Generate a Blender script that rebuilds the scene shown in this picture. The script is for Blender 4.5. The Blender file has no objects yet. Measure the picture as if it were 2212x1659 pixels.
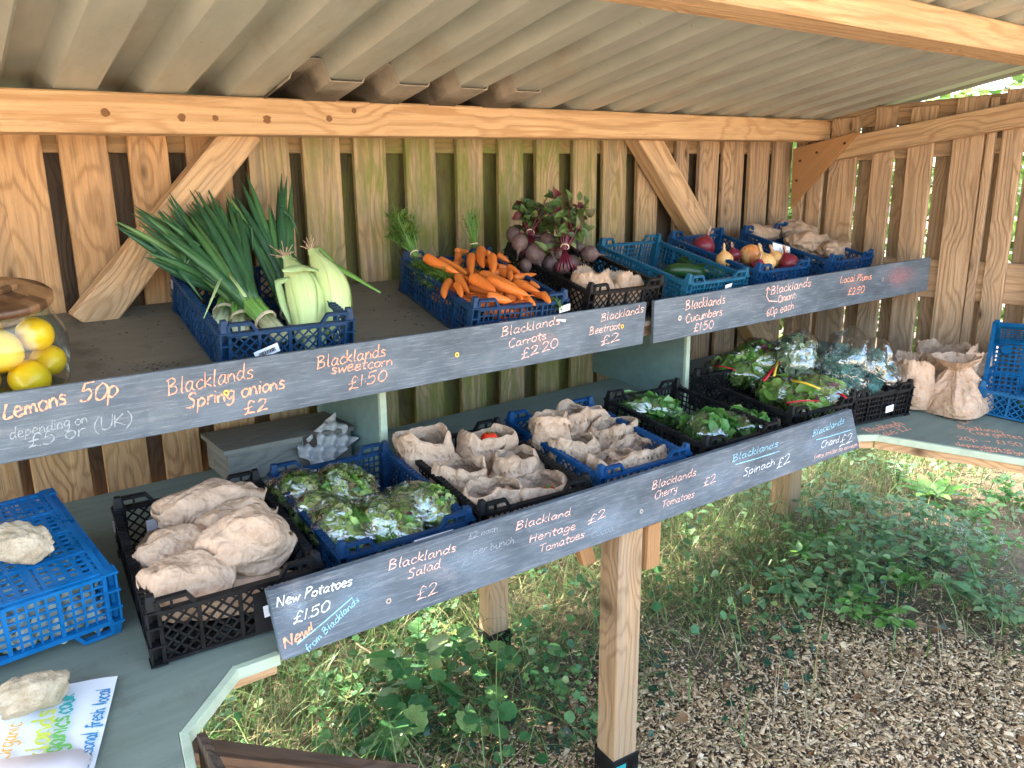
import bpy, bmesh, math, random
import numpy as np
from mathutils import Vector, Matrix, noise, Euler
random.seed(7); rng=np.random.default_rng(7)
S=bpy.context.scene; COL=S.collection
PI=math.pi; R_=math.radians
# ------------------------------------------------------------------ camera
CR=Matrix(((0.7944852575067439,0.1486778715326929,-0.5888022300577256),(-0.6072045657733937,0.17885817031249346,-0.774152678879568),(-0.009787282993105858,0.9725762928577764,0.23237806192202765)))
CF=1662.0; EYE=Vector((0,0,1.47))
cd=bpy.data.cameras.new('camera'); cam=bpy.data.objects.new('camera',cd); COL.objects.link(cam)
cd.sensor_width=36; cd.lens=36*CF/2212; cd.clip_start=.02; cd.clip_end=500
cam.matrix_world=Matrix.Translation(EYE)@CR.to_4x4(); S.camera=cam
# measured places: a pixel of the photo met with a real surface of the stall
def ray(px,py): return CR@Vector((px-1106,829.5-py,-CF))
def hit(px,py,a,b,c):                      # surface z=a+b*x+c*y
    r=ray(px,py); t=(a-EYE.z)/(r.z-b*r.x-c*r.y); return EYE+r*t
TA,TB,TC=.75-.114-.024,.02,.10             # lower counter top
UA,UB,UC=1.135-.39625-.024,.02,.25         # upper shelf top
def tz(x,y): return TA+TB*x+TC*y
def uz(x,y): return UA+UB*x+UC*y
def T(px,py,h=0): return hit(px,py,TA+h,TB,TC)
def U(px,py,h=0): return hit(px,py,UA+h,UB,UC)
def G(px,py,h=0): return hit(px,py,h,0,0)
def YP(px,py,y): r=ray(px,py); return EYE+r*(y/r.y)
def XP(px,py,x): r=ray(px,py); return EYE+r*(x/r.x)
# ------------------------------------------------------------------ object helpers
def tag(o,label=None,cat=None,group=None,kind=None):
    if label: o['label']=label
    if cat: o['category']=cat
    if group: o['group']=group
    if kind: o['kind']=kind
    return o
def empty(name,loc,label,cat,group=None,rot=(0,0,0)):
    o=bpy.data.objects.new(name,None); COL.objects.link(o); o.location=loc; o.rotation_euler=rot; o.empty_display_size=.05
    return tag(o,label,cat,group)
def link(name,me,parent=None):
    o=bpy.data.objects.new(name,me); COL.objects.link(o); o.parent=parent; return o
class MB:
    def __init__(s,off=(0,0,0)): s.v=[];s.f=[];s.w=[];s.off=Vector(off)
    def add(s,vs,fs,ws=None):
        n=len(s.v); s.v+= [tuple(Vector(p)-s.off) for p in vs]; s.f+=[tuple(i+n for i in f) for f in fs]
        s.w+= [tuple(p) for p in (ws if ws else vs)]
    def frame(s,o,ax,ay,az,sx,sy,sz,x0=0,y0=0,z0=0,taper=0):
        """box: origin o, unit axes, size; az is the grain direction"""
        o=Vector(o);ax=Vector(ax);ay=Vector(ay);az=Vector(az);q=random.random()*50
        vs=[];ws=[]
        for k in (0,1):
            for j in (0,1):
                for i in (0,1):
                    a,b,c=x0+i*sx,y0+j*sy,z0+k*sz
                    vs.append(o+ax*a+ay*b+az*c); ws.append((a+q,b+q*1.7,c+q*2.3))
        fs=[(0,2,3,1),(4,5,7,6),(0,1,5,4),(2,6,7,3),(0,4,6,2),(1,3,7,5)]
        if ax.cross(ay).dot(az)<0: fs=[f[::-1] for f in fs]
        s.add(vs,fs,ws)
    def box(s,a,b,grain=2):
        ax=[Vector((1,0,0)),Vector((0,1,0)),Vector((0,0,1))]
        o=Vector([min(a[i],b[i]) for i in range(3)]); d=[abs(b[i]-a[i]) for i in range(3)]
        i,j,k={2:(0,1,2),0:(1,2,0),1:(2,0,1)}[grain]
        s.frame(o,ax[i],ax[j],ax[k],d[i],d[j],d[k])
    def beam(s,p,q,w,t,side=(0,-1,0)):
        """bar from p to q, width w across, thickness t along side"""
        p=Vector(p);q=Vector(q);az=(q-p);L=az.length;az/=L;ay=Vector(side);ay=(ay-az*ay.dot(az)).normalized();ax=ay.cross(az)
        s.frame(p,ax,ay,az,w,t,L,-w/2,-t/2,0)
    def tube(s,pts,rad,n=8,cap=True,flat=1.0,fdir=None):
        pts=[Vector(p) for p in pts]; m=len(pts)
        if not hasattr(rad,'__len__'): rad=[rad]*m
        up=Vector(fdir) if fdir else Vector((.13,.31,.94)); vs=[];q=random.random()*20;L=0;ws=[]
        for i,p in enumerate(pts):
            d=(pts[min(i+1,m-1)]-pts[max(i-1,0)]).normalized()
            a=(up-d*up.dot(d)); a=a.normalized() if a.length>1e-4 else d.orthogonal().normalized()
            b=d.cross(a)
            if i: L+=(p-pts[i-1]).length
            for k in range(n):
                t=2*PI*k/n; vs.append(p+(a*math.cos(t)*flat+b*math.sin(t))*rad[i]); ws.append((math.cos(t)*.02+q,math.sin(t)*.02+q,L+q))
        fs=[(i*n+k,i*n+(k+1)%n,(i+1)*n+(k+1)%n,(i+1)*n+k) for i in range(m-1) for k in range(n)]
        if cap: fs+= [tuple(range(n))[::-1],tuple((m-1)*n+k for k in range(n))]
        s.add(vs,fs,ws)
    def strip(s,pts,wid,nrm,sides=None):
        pts=[Vector(p) for p in pts]; nrm=Vector(nrm); m=len(pts); vs=[]
        for i,p in enumerate(pts):
            d=(pts[min(i+1,m-1)]-pts[max(i-1,0)]).normalized(); b=d.cross(nrm).normalized()
            w=(wid[i] if hasattr(wid,'__len__') else wid)/2
            vs+=[p-b*w,p+b*w]
        s.add(vs,[(2*i,2*i+1,2*i+3,2*i+2) for i in range(m-1)])
    def build(s,name,mat,parent=None,smooth=False,bevel=0,label=None):
        me=bpy.data.meshes.new(name); me.from_pydata(s.v,[],s.f)
        at=me.attributes.new('wc','FLOAT_VECTOR','POINT'); at.data.foreach_set('vector',np.array(s.w,dtype=np.float32).ravel())
        if mat: me.materials.append(mat)
        if smooth: me.polygons.foreach_set('use_smooth',[True]*len(me.polygons))
        me.update(); o=link(name,me,parent)
        if bevel:
            m=o.modifiers.new('bevel','BEVEL'); m.width=bevel; m.segments=1; m.limit_method='ANGLE'
        if label: o['label']=label
        return o
def npmesh(name,V,F,mat,parent=None,smooth=False):
    me=bpy.data.meshes.new(name); V=np.asarray(V,dtype=np.float32); F=np.asarray(F,dtype=np.int32)
    me.vertices.add(len(V)); me.vertices.foreach_set('co',V.ravel())
    k=F.shape[1]; me.loops.add(F.size); me.loops.foreach_set('vertex_index',F.ravel())
    me.polygons.add(len(F)); me.polygons.foreach_set('loop_start',np.arange(0,F.size,k,dtype=np.int32)); me.polygons.foreach_set('loop_total',np.full(len(F),k,dtype=np.int32))
    me.materials.append(mat)
    if smooth: me.polygons.foreach_set('use_smooth',[True]*len(F))
    me.update(calc_edges=True); me.validate(); return link(name,me,parent)
def scatter(tV,tF,M,Tt):
    """template verts (n,3), faces (f,k), matrices (N,3,3), translations (N,3)"""
    tV=np.asarray(tV);tF=np.asarray(tF); N=len(M)
    V=np.einsum('nij,vj->nvi',M,tV)+Tt[:,None,:]
    F=tF[None]+(np.arange(N)*len(tV))[:,None,None]
    return V.reshape(-1,3),F.reshape(-1,tF.shape[1])
def rotm(yaw,pitch,roll,sc):
    N=len(yaw);o=np.zeros(N);i=np.ones(N)
    Z=np.array([[np.cos(yaw),-np.sin(yaw),o],[np.sin(yaw),np.cos(yaw),o],[o,o,i]]).transpose(2,0,1)
    X=np.array([[i,o,o],[o,np.cos(pitch),-np.sin(pitch)],[o,np.sin(pitch),np.cos(pitch)]]).transpose(2,0,1)
    Yr=np.array([[np.cos(roll),o,np.sin(roll)],[o,i,o],[-np.sin(roll),o,np.cos(roll)]]).transpose(2,0,1)
    return (Z@X@Yr)*np.asarray(sc)[:,None,None]
# ------------------------------------------------------------------ materials
def newmat(name):
    m=bpy.data.materials.new(name); m.use_nodes=True; nt=m.node_tree; nt.nodes.clear()
    out=nt.nodes.new('ShaderNodeOutputMaterial'); b=nt.nodes.new('ShaderNodeBsdfPrincipled'); nt.links.new(b.outputs[0],out.inputs[0])
    return m,nt,b,out
class N_:
    def __init__(s,nt): s.nt=nt
    def n(s,t,**k):
        x=s.nt.nodes.new(t)
        for a,v in k.items(): setattr(x,a,v)
        return x
    def lk(s,a,b): s.nt.links.new(a,b)
    def val(s,inp,v):
        if hasattr(v,'is_linked') or isinstance(v,bpy.types.NodeSocket): s.lk(v,inp)
        elif v is not None: inp.default_value=v
    def math(s,op,a,b=None,clamp=False):
        x=s.n('ShaderNodeMath',operation=op,use_clamp=clamp); s.val(x.inputs[0],a); s.val(x.inputs[1],b); return x.outputs[0]
    def noise(s,vec,sc,det=4,rough=.6,dist=0):
        x=s.n('ShaderNodeTexNoise'); s.val(x.inputs['Vector'],vec); x.inputs['Scale'].default_value=sc; x.inputs['Detail'].default_value=det; x.inputs['Roughness'].default_value=rough; x.inputs['Distortion'].default_value=dist; return x.outputs['Fac']
    def ramp(s,f,stops,interp='LINEAR'):
        x=s.n('ShaderNodeValToRGB'); e=x.color_ramp.elements; x.color_ramp.interpolation=interp
        while len(e)<len(stops): e.new(.5)
        for i,(p,c) in enumerate(stops): e[i].position=p; e[i].color=(*c,1) if not hasattr(c,'real') else (c,c,c,1)
        s.val(x.inputs[0],f); return x.outputs[0]
    def mix(s,f,a,b,bt='MIX'):
        x=s.n('ShaderNodeMix',data_type='RGBA',blend_type=bt); s.val(x.inputs[0],f)
        s.val(x.inputs[6],(*a,1) if isinstance(a,tuple) else a); s.val(x.inputs[7],(*b,1) if isinstance(b,tuple) else b); return x.outputs[2]
    def mapr(s,f,a,b,c=0,d=1):
        x=s.n('ShaderNodeMapRange'); s.val(x.inputs[0],f)
        for i,v in enumerate((a,b,c,d)): x.inputs[i+1].default_value=v
        return x.outputs[0]
    def scale(s,vec,sc,off=(0,0,0)):
        x=s.n('ShaderNodeMapping'); s.lk(vec,x.inputs[0]); x.inputs['Scale'].default_value=sc; x.inputs['Location'].default_value=off; return x.outputs[0]
    def attr(s,nm): return s.n('ShaderNodeAttribute',attribute_name=nm).outputs['Vector']
    def geo(s): return s.n('ShaderNodeNewGeometry')
    def obj(s): return s.n('ShaderNodeTexCoord').outputs['Object']
    def bump(s,b,h,st=.3,d=.002):
        x=s.n('ShaderNodeBump'); x.inputs['Strength'].default_value=st; x.inputs['Distance'].default_value=d; s.lk(h,x.inputs['Height']); s.lk(x.outputs[0],b.inputs['Normal']); return x
def wood(name,light,dark,grey=(.2,.16,.13),weather=.35,algae=0,knots=.6,ring=1.0,spec=.25,contrast=.85):
    m,nt,b,out=newmat(name); g=N_(nt); wc=g.attr('wc')
    v1=g.scale(wc,(1,1,.09)); lo=g.noise(v1,11,3,.5)
    # knots
    kv=g.scale(wc,(8.5,2.6,3.6)); vo=g.n('ShaderNodeTexVoronoi'); g.lk(kv,vo.inputs['Vector']); vo.inputs['Scale'].default_value=1; kd=vo.outputs['Distance']; 
    kn=g.mapr(kd,.10,.02); halo=g.mapr(kd,.5,.05)
    sep=g.n('ShaderNodeSeparateXYZ'); g.lk(wc,sep.inputs[0])
    x=g.math('ADD',sep.outputs[0],g.math('MULTIPLY',sep.outputs[1],.7))
    ph=g.math('ADD',g.math('MULTIPLY',x,150*ring),g.math('MULTIPLY',lo,17)); ph=g.math('ADD',ph,g.math('MULTIPLY',halo,9))
    w=g.math('SINE',g.math('MULTIPLY',ph,2.2)); w=g.mapr(w,-1,1); w=g.math('POWER',w,3.0)
    fine=g.noise(g.scale(wc,(1,1,.02)),520,3,.7); fib=g.noise(g.scale(wc,(1,1,.028)),150,5,.72)
    f=g.math('ADD',g.math('MULTIPLY',w,.36),g.math('MULTIPLY',fib,.95)); f=g.math('ADD',g.math('MULTIPLY',fine,.25),f)
    f=g.mapr(f,.48,.98)
    col=g.mix(g.math('MULTIPLY',f,contrast,True),light,dark)
    tone=g.noise(g.scale(wc,(1.3,1.3,.35)),5,2,.5); col=g.mix(g.mapr(tone,.3,.75,0,.55),col,tuple(c*.62 for c in light))
    wt=g.noise(g.scale(wc,(7,7,.45)),6,7,.78); wt=g.mapr(wt,.44,.66); col=g.mix(g.math('MULTIPLY',wt,weather),col,grey)
    wd=g.noise(g.scale(wc,(9,9,.6),(5,2,9)),6,7,.8); wd=g.mapr(wd,.54,.68); col=g.mix(g.math('MULTIPLY',wd,weather*.9),col,tuple(c*.22 for c in light))
    if knots: 
        col=g.mix(g.math('MULTIPLY',g.mapr(kd,.26,.08),knots*.55),col,tuple(c*.45 for c in light)); col=g.mix(g.math('MULTIPLY',kn,knots),col,(.06,.03,.015))
    if algae:
        ge=g.geo(); px=g.n('ShaderNodeSeparateXYZ'); g.lk(ge.outputs['Position'],px.inputs[0])
        band=g.math('MULTIPLY',g.mapr(px.outputs[0],.62,1.05),g.mapr(px.outputs[0],2.35,1.75))
        an=g.noise(g.scale(wc,(5,5,1.1),(3,3,3)),4,5,.7); an=g.mapr(an,.33,.62); an=g.math('MULTIPLY',an,band)
        col=g.mix(g.math('MULTIPLY',an,algae),col,g.mix(fib,(.10,.13,.018),(.2,.21,.05)))
    g.lk(col,b.inputs['Base Color']); b.inputs['Roughness'].default_value=.78; b.inputs['Specular IOR Level'].default_value=spec
    g.bump(b,g.math('ADD',f,g.math('MULTIPLY',kd,.3)),.7,.0018)
    return m
M={}
M['beam']=wood('planed_softwood',(.72,.475,.26),(.40,.215,.09),(.40,.26,.14),.5,0,.9,.6)
M['brace']=wood('brace_softwood',(.64,.43,.235),(.34,.19,.085),(.30,.21,.14),.6,0,.7,.8)
M['board']=wood('fence_board',(.58,.39,.22),(.24,.135,.065),(.22,.175,.14),.95,.9,.95,.8)
M['boardl']=wood('fence_board_warm',(.60,.36,.17),(.28,.14,.055),(.24,.16,.10),.65,0,.9,.6)
M['outer']=wood('fence_outer_board',(.125,.085,.052),(.05,.033,.02),(.06,.052,.04),.85,.75,.8,.9)  # boards behind the gaps: their shadow is put into this darker colour
M['souter']=wood('side_outer_board',(.42,.29,.17),(.20,.12,.06),(.2,.16,.12),.8,0,.9,.8)
M['rail']=wood('fence_rail',(.36,.23,.11),(.2,.12,.05),(.2,.16,.1),.5,.85,.6,1)
M['sboard']=wood('side_wall_board',(.66,.455,.275),(.34,.20,.10),(.23,.175,.125),.55,0,.95,.7)
M['ply']=wood('gusset_plywood',(.46,.25,.11),(.33,.165,.065),(.3,.2,.1),.1,0,0,3.0)
M['post']=wood('stall_post',(.46,.31,.17),(.24,.14,.07),(.30,.25,.19),.5,0,.8,.9)
M['dark_wood']=wood('dark_stained_wood',(.10,.07,.045),(.03,.02,.014),(.03,.025,.02),.7,0,.3,1)
def simple(name,col,rough=.5,spec=.5,var=.0,sc=20,bump=0,bsc=60,metal=0):
    m,nt,b,out=newmat(name); g=N_(nt)
    if var:
        n=g.noise(g.obj(),sc,4,.6); g.lk(g.mix(n,tuple(c*(1-var) for c in col),tuple(min(1,c*(1+var)) for c in col)),b.inputs['Base Color'])
    else: b.inputs['Base Color'].default_value=(*col,1)
    b.inputs['Roughness'].default_value=rough; b.inputs['Specular IOR Level'].default_value=spec; b.inputs['Metallic'].default_value=metal
    if bump: g.bump(b,g.noise(g.obj(),bsc,4,.6),bump,.002)
    return m
def plastic(name,col,trans=0.0,rough=.38):
    m,nt,b,out=newmat(name); g=N_(nt); n=g.noise(g.obj(),18,4,.6); n2=g.noise(g.obj(),140,3,.7)
    c=g.mix(g.mapr(n,.35,.7,0,.6),col,tuple(min(1,x*1.5+.012) for x in col)); c=g.mix(g.mapr(n2,.64,.75,0,.12),c,(.18,.17,.15))
    g.lk(c,b.inputs['Base Color']); g.lk(g.mapr(n,.3,.7,rough-.08,rough+.15),b.inputs['Roughness']); b.inputs['Specular IOR Level'].default_value=.3
    if trans:
        t=g.n('ShaderNodeBsdfTranslucent'); t.inputs[0].default_value=(*[min(1,x*1.6) for x in col],1); mx=g.n('ShaderNodeMixShader'); mx.inputs[0].default_value=trans
        g.lk(b.outputs[0],mx.inputs[1]); g.lk(t.outputs[0],mx.inputs[2]); g.lk(mx.outputs[0],out.inputs[0])
    return m
M['navy']=plastic('navy_plastic',(.0018,.026,.075)); M['blue']=plastic('blue_plastic',(.002,.042,.125)); M['sky']=plastic('faded_blue_plastic',(.006,.08,.15))
M['bright']=plastic('bright_blue_plastic',(.002,.14,.36),.3,.3); M['mid']=plastic('mid_blue_plastic',(.002,.10,.24),.25,.32); M['black']=plastic('black_plastic',(.0015,.0018,.0025),0,.5)
def paint(name,col,dirt=(.10,.09,.07),amt=.6):
    m,nt,b,out=newmat(name); g=N_(nt); p=g.geo().outputs['Position']
    n=g.noise(g.scale(p,(.4,3,3)),12,5,.65); c=g.mix(g.mapr(n,.35,.7),col,tuple(x*.78 for x in col))
    s=g.noise(p,9,6,.72); c=g.mix(g.math('MULTIPLY',g.mapr(s,.55,.72),amt),c,dirt); s2=g.noise(g.scale(p,(1,1,1),(4,1,2)),75,4,.7); c=g.mix(g.math('MULTIPLY',g.mapr(s2,.64,.72),amt),c,dirt)
    s3=g.noise(g.scale(p,(1,1,1),(9,1,2)),3,4,.6); c=g.mix(g.mapr(s3,.5,.75,0,.35),c,tuple(min(1,x*1.35) for x in col))
    g.lk(c,b.inputs['Base Color']); b.inputs['Roughness'].default_value=.6; b.inputs['Specular IOR Level'].default_value=.35; g.bump(b,g.noise(g.scale(p,(.6,4,4)),60,4,.7),.25,.001)
    return m
M['counter']=paint('sage_painted_ply',(.165,.205,.165)); M['shelf']=paint('dusty_olive_shelf_paint',(.155,.138,.105),(.06,.047,.034),.8); M['edge']=paint('pale_green_edge',(.42,.50,.36),(.3,.28,.2),.4); M['divider']=paint('sage_divider_paint',(.15,.235,.21),(.12,.17,.15),.3)
def chalk():
    m,nt,b,out=newmat('blackboard_paint'); g=N_(nt); wc=g.attr('wc')
    st=g.noise(g.scale(wc,(1,1,.05)),230,5,.75); st2=g.noise(g.scale(wc,(1,1,.12),(3,1,7)),120,5,.7); cl=g.noise(g.scale(wc,(1,1,.6)),9,4,.6)
    c=g.mix(g.mapr(cl,.35,.7),(.045,.066,.085),(.12,.155,.185))
    c=g.mix(g.math('MULTIPLY',g.mapr(st,.52,.68),.55),c,(.30,.34,.38)); c=g.mix(g.math('MULTIPLY',g.mapr(st2,.56,.72),.4),c,(.26,.30,.34))
    sm=g.noise(g.scale(wc,(1,1,.5),(8,8,2)),14,4,.6); c=g.mix(g.math('MULTIPLY',g.mapr(sm,.58,.75),.35),c,(.34,.29,.29))
    g.lk(c,b.inputs['Base Color']); b.inputs['Roughness'].default_value=.5; b.inputs['Specular IOR Level'].default_value=.45; g.bump(b,st,.35,.0008); return m
M['chalkboard']=chalk()
def chalkpen(name,col):
    m,nt,b,out=newmat(name); g=N_(nt); n=g.noise(g.geo().outputs['Position'],260,3,.7); b.inputs['Base Color'].default_value=(*col,1); b.inputs['Roughness'].default_value=.95
    t=g.n('ShaderNodeBsdfTransparent'); mx=g.n('ShaderNodeMixShader'); g.lk(g.mapr(n,.33,.48,.35,1),mx.inputs[0]); g.lk(t.outputs[0],mx.inputs[1]); g.lk(b.outputs[0],mx.inputs[2]); g.lk(mx.outputs[0],out.inputs[0]); return m
M['corange']=chalkpen('orange_chalk',(.95,.42,.25)); M['cpink']=chalkpen('pale_pink_chalk',(.88,.55,.44)); M['cwhite']=chalkpen('white_chalk',(.85,.88,.88)); M['cblue']=chalkpen('blue_chalk',(.33,.66,.80)); M['cfaint']=chalkpen('faint_chalk',(.33,.36,.38))
def steel():
    m,nt,b,out=newmat('painted_roof_steel'); g=N_(nt); p=g.geo().outputs['Position']
    n=g.noise(g.scale(p,(3,.6,1)),5,5,.65); c=g.mix(g.mapr(n,.3,.7),(.31,.325,.28),(.43,.44,.375)); r=g.noise(g.scale(p,(2,.7,1),(7,3,1)),4,6,.7); c=g.mix(g.mapr(r,.55,.75,0,.5),c,(.28,.20,.11)); d=g.noise(p,60,4,.7); c=g.mix(g.mapr(d,.66,.72,0,.5),c,(.08,.06,.04))
    g.lk(c,b.inputs['Base Color']); b.inputs['Roughness'].default_value=.42; b.inputs['Specular IOR Level'].default_value=.5; b.inputs['Metallic'].default_value=.15; return m
M['roof']=steel()
def fibre():
    m,nt,b,out=newmat('stained_fibre_lining'); g=N_(nt); p=g.geo().outputs['Position']
    n=g.noise(p,25,5,.65); c=g.mix(g.mapr(n,.3,.7),(.24,.205,.155),(.35,.30,.235)); s=g.n('ShaderNodeSeparateXYZ'); g.lk(p,s.inputs[0])
    e=g.noise(g.scale(p,(1,1,1),(2,2,2)),7,5,.7); k=g.math('ADD',s.outputs[1],g.math('MULTIPLY',e,.22)); c=g.mix(g.mapr(k,1.89,1.96,0,.8),c,(.03,.024,.014)); 
    g.lk(c,b.inputs['Base Color']); b.inputs['Roughness'].default_value=.85; g.bump(b,g.noise(p,300,3,.6),.4,.001); return m
M['fibre']=fibre()
def paper():
    m,nt,b,out=newmat('brown_kraft_paper'); g=N_(nt); o=g.obj(); n=g.noise(o,28,4,.6); ln=g.noise(g.scale(o,(1,1,.08)),260,2,.5)
    c=g.mix(g.mapr(n,.3,.7),(.42,.28,.18),(.56,.40,.275)); c=g.mix(g.mapr(ln,.45,.6,0,.16),c,(.36,.25,.16)); g.lk(c,b.inputs['Base Color']); b.inputs['Roughness'].default_value=.62; b.inputs['Specular IOR Level'].default_value=.35
    rd=lambda sc,of: g.math('ABSOLUTE',g.math('SUBTRACT',g.noise(g.scale(o,(1,1,1),(of,of,0)),sc,1,.4),.5))
    h=g.math('ADD',g.math('SUBTRACT',rd(26,1),rd(34,5)),g.math('MULTIPLY',g.math('SUBTRACT',rd(60,8),rd(80,3)),.45)); g.bump(b,h,.8,.014)
    t=g.n('ShaderNodeBsdfTranslucent'); g.lk(c,t.inputs[0]); mx=g.n('ShaderNodeMixShader'); mx.inputs[0].default_value=.06; g.lk(b.outputs[0],mx.inputs[1]); g.lk(t.outputs[0],mx.inputs[2]); g.lk(mx.outputs[0],out.inputs[0]); return m
M['paper']=paper()
def leafmat(name,stops,trans=.25,rough=.45,spec=.45,vein=False,base=None):
    m,nt,b,out=newmat(name); g=N_(nt); ri=g.geo().outputs['Random Per Island']; c=g.ramp(ri,stops)
    n=g.noise(g.obj(),60,3,.6); c=g.mix(g.mapr(n,.3,.7,0,.35),c,(.02,.05,.01))
    g.lk(c,b.inputs['Base Color']); b.inputs['Roughness'].default_value=rough; b.inputs['Specular IOR Level'].default_value=spec
    t=g.n('ShaderNodeBsdfTranslucent'); g.lk(c,t.inputs[0]); mx=g.n('ShaderNodeMixShader'); mx.inputs[0].default_value=trans; g.lk(b.outputs[0],mx.inputs[1]); g.lk(t.outputs[0],mx.inputs[2]); g.lk(mx.outputs[0],out.inputs[0]); return m
M['grass']=leafmat('grass_blades',[(0,(.07,.15,.035)),(.35,(.14,.26,.06)),(.65,(.24,.34,.10)),(.85,(.33,.30,.13)),(1,(.45,.36,.19))],.3)
M['weed']=leafmat('weed_leaves',[(0,(.04,.14,.045)),(.5,(.085,.24,.075)),(.85,(.16,.33,.10)),(1,(.34,.38,.12))],.25)
M['mint']=leafmat('mint_leaves',[(0,(.09,.21,.08)),(.5,(.17,.32,.14)),(.9,(.29,.43,.18)),(1,(.30,.32,.12))],.25)
M['ivy']=leafmat('ivy_leaves',[(0,(.012,.045,.03)),(.7,(.025,.075,.045)),(1,(.05,.11,.05))],.08,.3)
M['hedge']=leafmat('hedge_leaves',[(0,(.06,.13,.02)),(.5,(.13,.24,.04)),(.9,(.24,.34,.08)),(1,(.35,.25,.12))],.4)
M['straw']=leafmat('dry_straw',[(0,(.14,.09,.05)),(.45,(.36,.26,.15)),(.8,(.58,.44,.27)),(1,(.76,.62,.42))],.15,.7)
M['chips']=leafmat('wood_chips',[(0,(.18,.115,.06)),(.2,(.44,.29,.16)),(.55,(.76,.51,.28)),(.85,(.86,.62,.37)),(1,(.92,.74,.50))],0,.85,.2)
M['dead']=leafmat('dead_leaves',[(0,(.16,.07,.03)),(.6,(.32,.16,.07)),(1,(.42,.27,.15))],.2,.7)
M['salad']=leafmat('salad_leaves',[(0,(.05,.13,.02)),(.2,(.12,.28,.04)),(.42,(.24,.44,.07)),(.7,(.45,.62,.15)),(.86,(.55,.65,.26)),(.94,(.09,.012,.025)),(1,(.10,.02,.03))],.25,.4)
M['spinach']=leafmat('spinach_leaves',[(0,(.06,.20,.03)),(.5,(.15,.36,.07)),(.9,(.28,.48,.14)),(1,(.35,.45,.16))],.25,.35)
M['chard']=leafmat('chard_leaves',[(0,(.10,.25,.03)),(.45,(.24,.43,.08)),(.8,(.40,.56,.16)),(.92,(.12,.02,.04)),(1,(.15,.03,.05))],.25,.4)
M['carrotgreen']=leafmat('carrot_tops',[(0,(.04,.11,.015)),(.6,(.11,.22,.03)),(1,(.25,.35,.08))],.2)
M['beetleaf']=leafmat('beet_leaves',[(0,(.03,.06,.012)),(.45,(.07,.13,.03)),(.7,(.15,.22,.06)),(.85,(.10,.012,.025)),(1,(.16,.015,.035))],.2)
M['palegreen']=leafmat('pale_cabbage_leaves',[(0,(.12,.24,.12)),(.5,(.28,.42,.22)),(1,(.55,.62,.42))],.2)
M['beetstem']=simple('beet_stem',(.085,.005,.018),.35,.5,.5,60); M['rubber']=simple('rubber_band',(.62,.52,.36),.6); M['white_label']=simple('white_label',(.75,.76,.78),.5); M['ink']=simple('black_ink',(.02,.02,.025),.6)
def ground():
    m,nt,b,out=newmat('soil'); g=N_(nt); p=g.geo().outputs['Position']; n=g.noise(p,14,6,.7); n2=g.noise(p,90,5,.75)
    c=g.mix(g.mapr(n,.3,.7),(.09,.062,.04),(.18,.13,.085)); c=g.mix(g.mapr(n2,.52,.66,0,.7),c,(.30,.22,.14)); sp=g.n('ShaderNodeSeparateXYZ'); g.lk(p,sp.inputs[0]); c=g.mix(g.mapr(sp.outputs[1],.35,-.15),c,g.mix(n2,(.30,.21,.13),(.52,.40,.27))); g.lk(c,b.inputs['Base Color']); b.inputs['Roughness'].default_value=.95; g.bump(b,n2,.8,.01); return m  # unseen front ground paled to bounce warm light up into the stall
M['soil']=ground()
def film(name,cond=.3,th=.585,tint=(1,1,1)):
    m,nt,b,out=newmat(name); g=N_(nt); o=g.obj()
    b.inputs['Base Color'].default_value=(.8,.86,.86,1); b.inputs['Roughness'].default_value=.35
    t=g.n('ShaderNodeBsdfTransparent'); t.inputs[0].default_value=(*[.95*x for x in tint],1); gl=g.n('ShaderNodeBsdfGlossy'); gl.inputs['Roughness'].default_value=.11
    lw=g.n('ShaderNodeLayerWeight'); lw.inputs[0].default_value=.5; bp=g.n('ShaderNodeBump'); bp.inputs['Strength'].default_value=.9; bp.inputs['Distance'].default_value=.011
    r1=g.math('ABSOLUTE',g.math('SUBTRACT',g.noise(g.scale(o,(1,1,.6)),22,2,.5,.6),.5)); r2=g.math('ABSOLUTE',g.math('SUBTRACT',g.noise(g.scale(o,(1,.5,1),(3,3,3)),48,2,.5,.6),.5)); g.lk(g.math('ADD',r1,g.math('MULTIPLY',r2,.5)),bp.inputs['Height']); g.lk(bp.outputs[0],gl.inputs['Normal']); g.lk(bp.outputs[0],lw.inputs['Normal'])
    m1=g.n('ShaderNodeMixShader'); g.lk(g.math('ADD',g.math('MULTIPLY',g.math('POWER',lw.outputs['Facing'],2.0),.6),.19,True),m1.inputs[0]); g.lk(t.outputs[0],m1.inputs[1]); g.lk(gl.outputs[0],m1.inputs[2])
    cn=g.noise(g.scale(o,(1,1,1.6)),38,6,.75,1.2); m2=g.n('ShaderNodeMixShader'); g.lk(g.mapr(cn,th,th+.05,.0,cond),m2.inputs[0]); g.lk(m1.outputs[0],m2.inputs[1]); g.lk(b.outputs[0],m2.inputs[2]); g.lk(m2.outputs[0],out.inputs[0]); return m
M['film']=film('clear_film',.5,.575); M['filmc']=film('clear_film_dry',.25); M['filmw']=film('misted_film',.8)
# ================================================================== THE STALL
YF=2.04; XW=3.10
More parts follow.
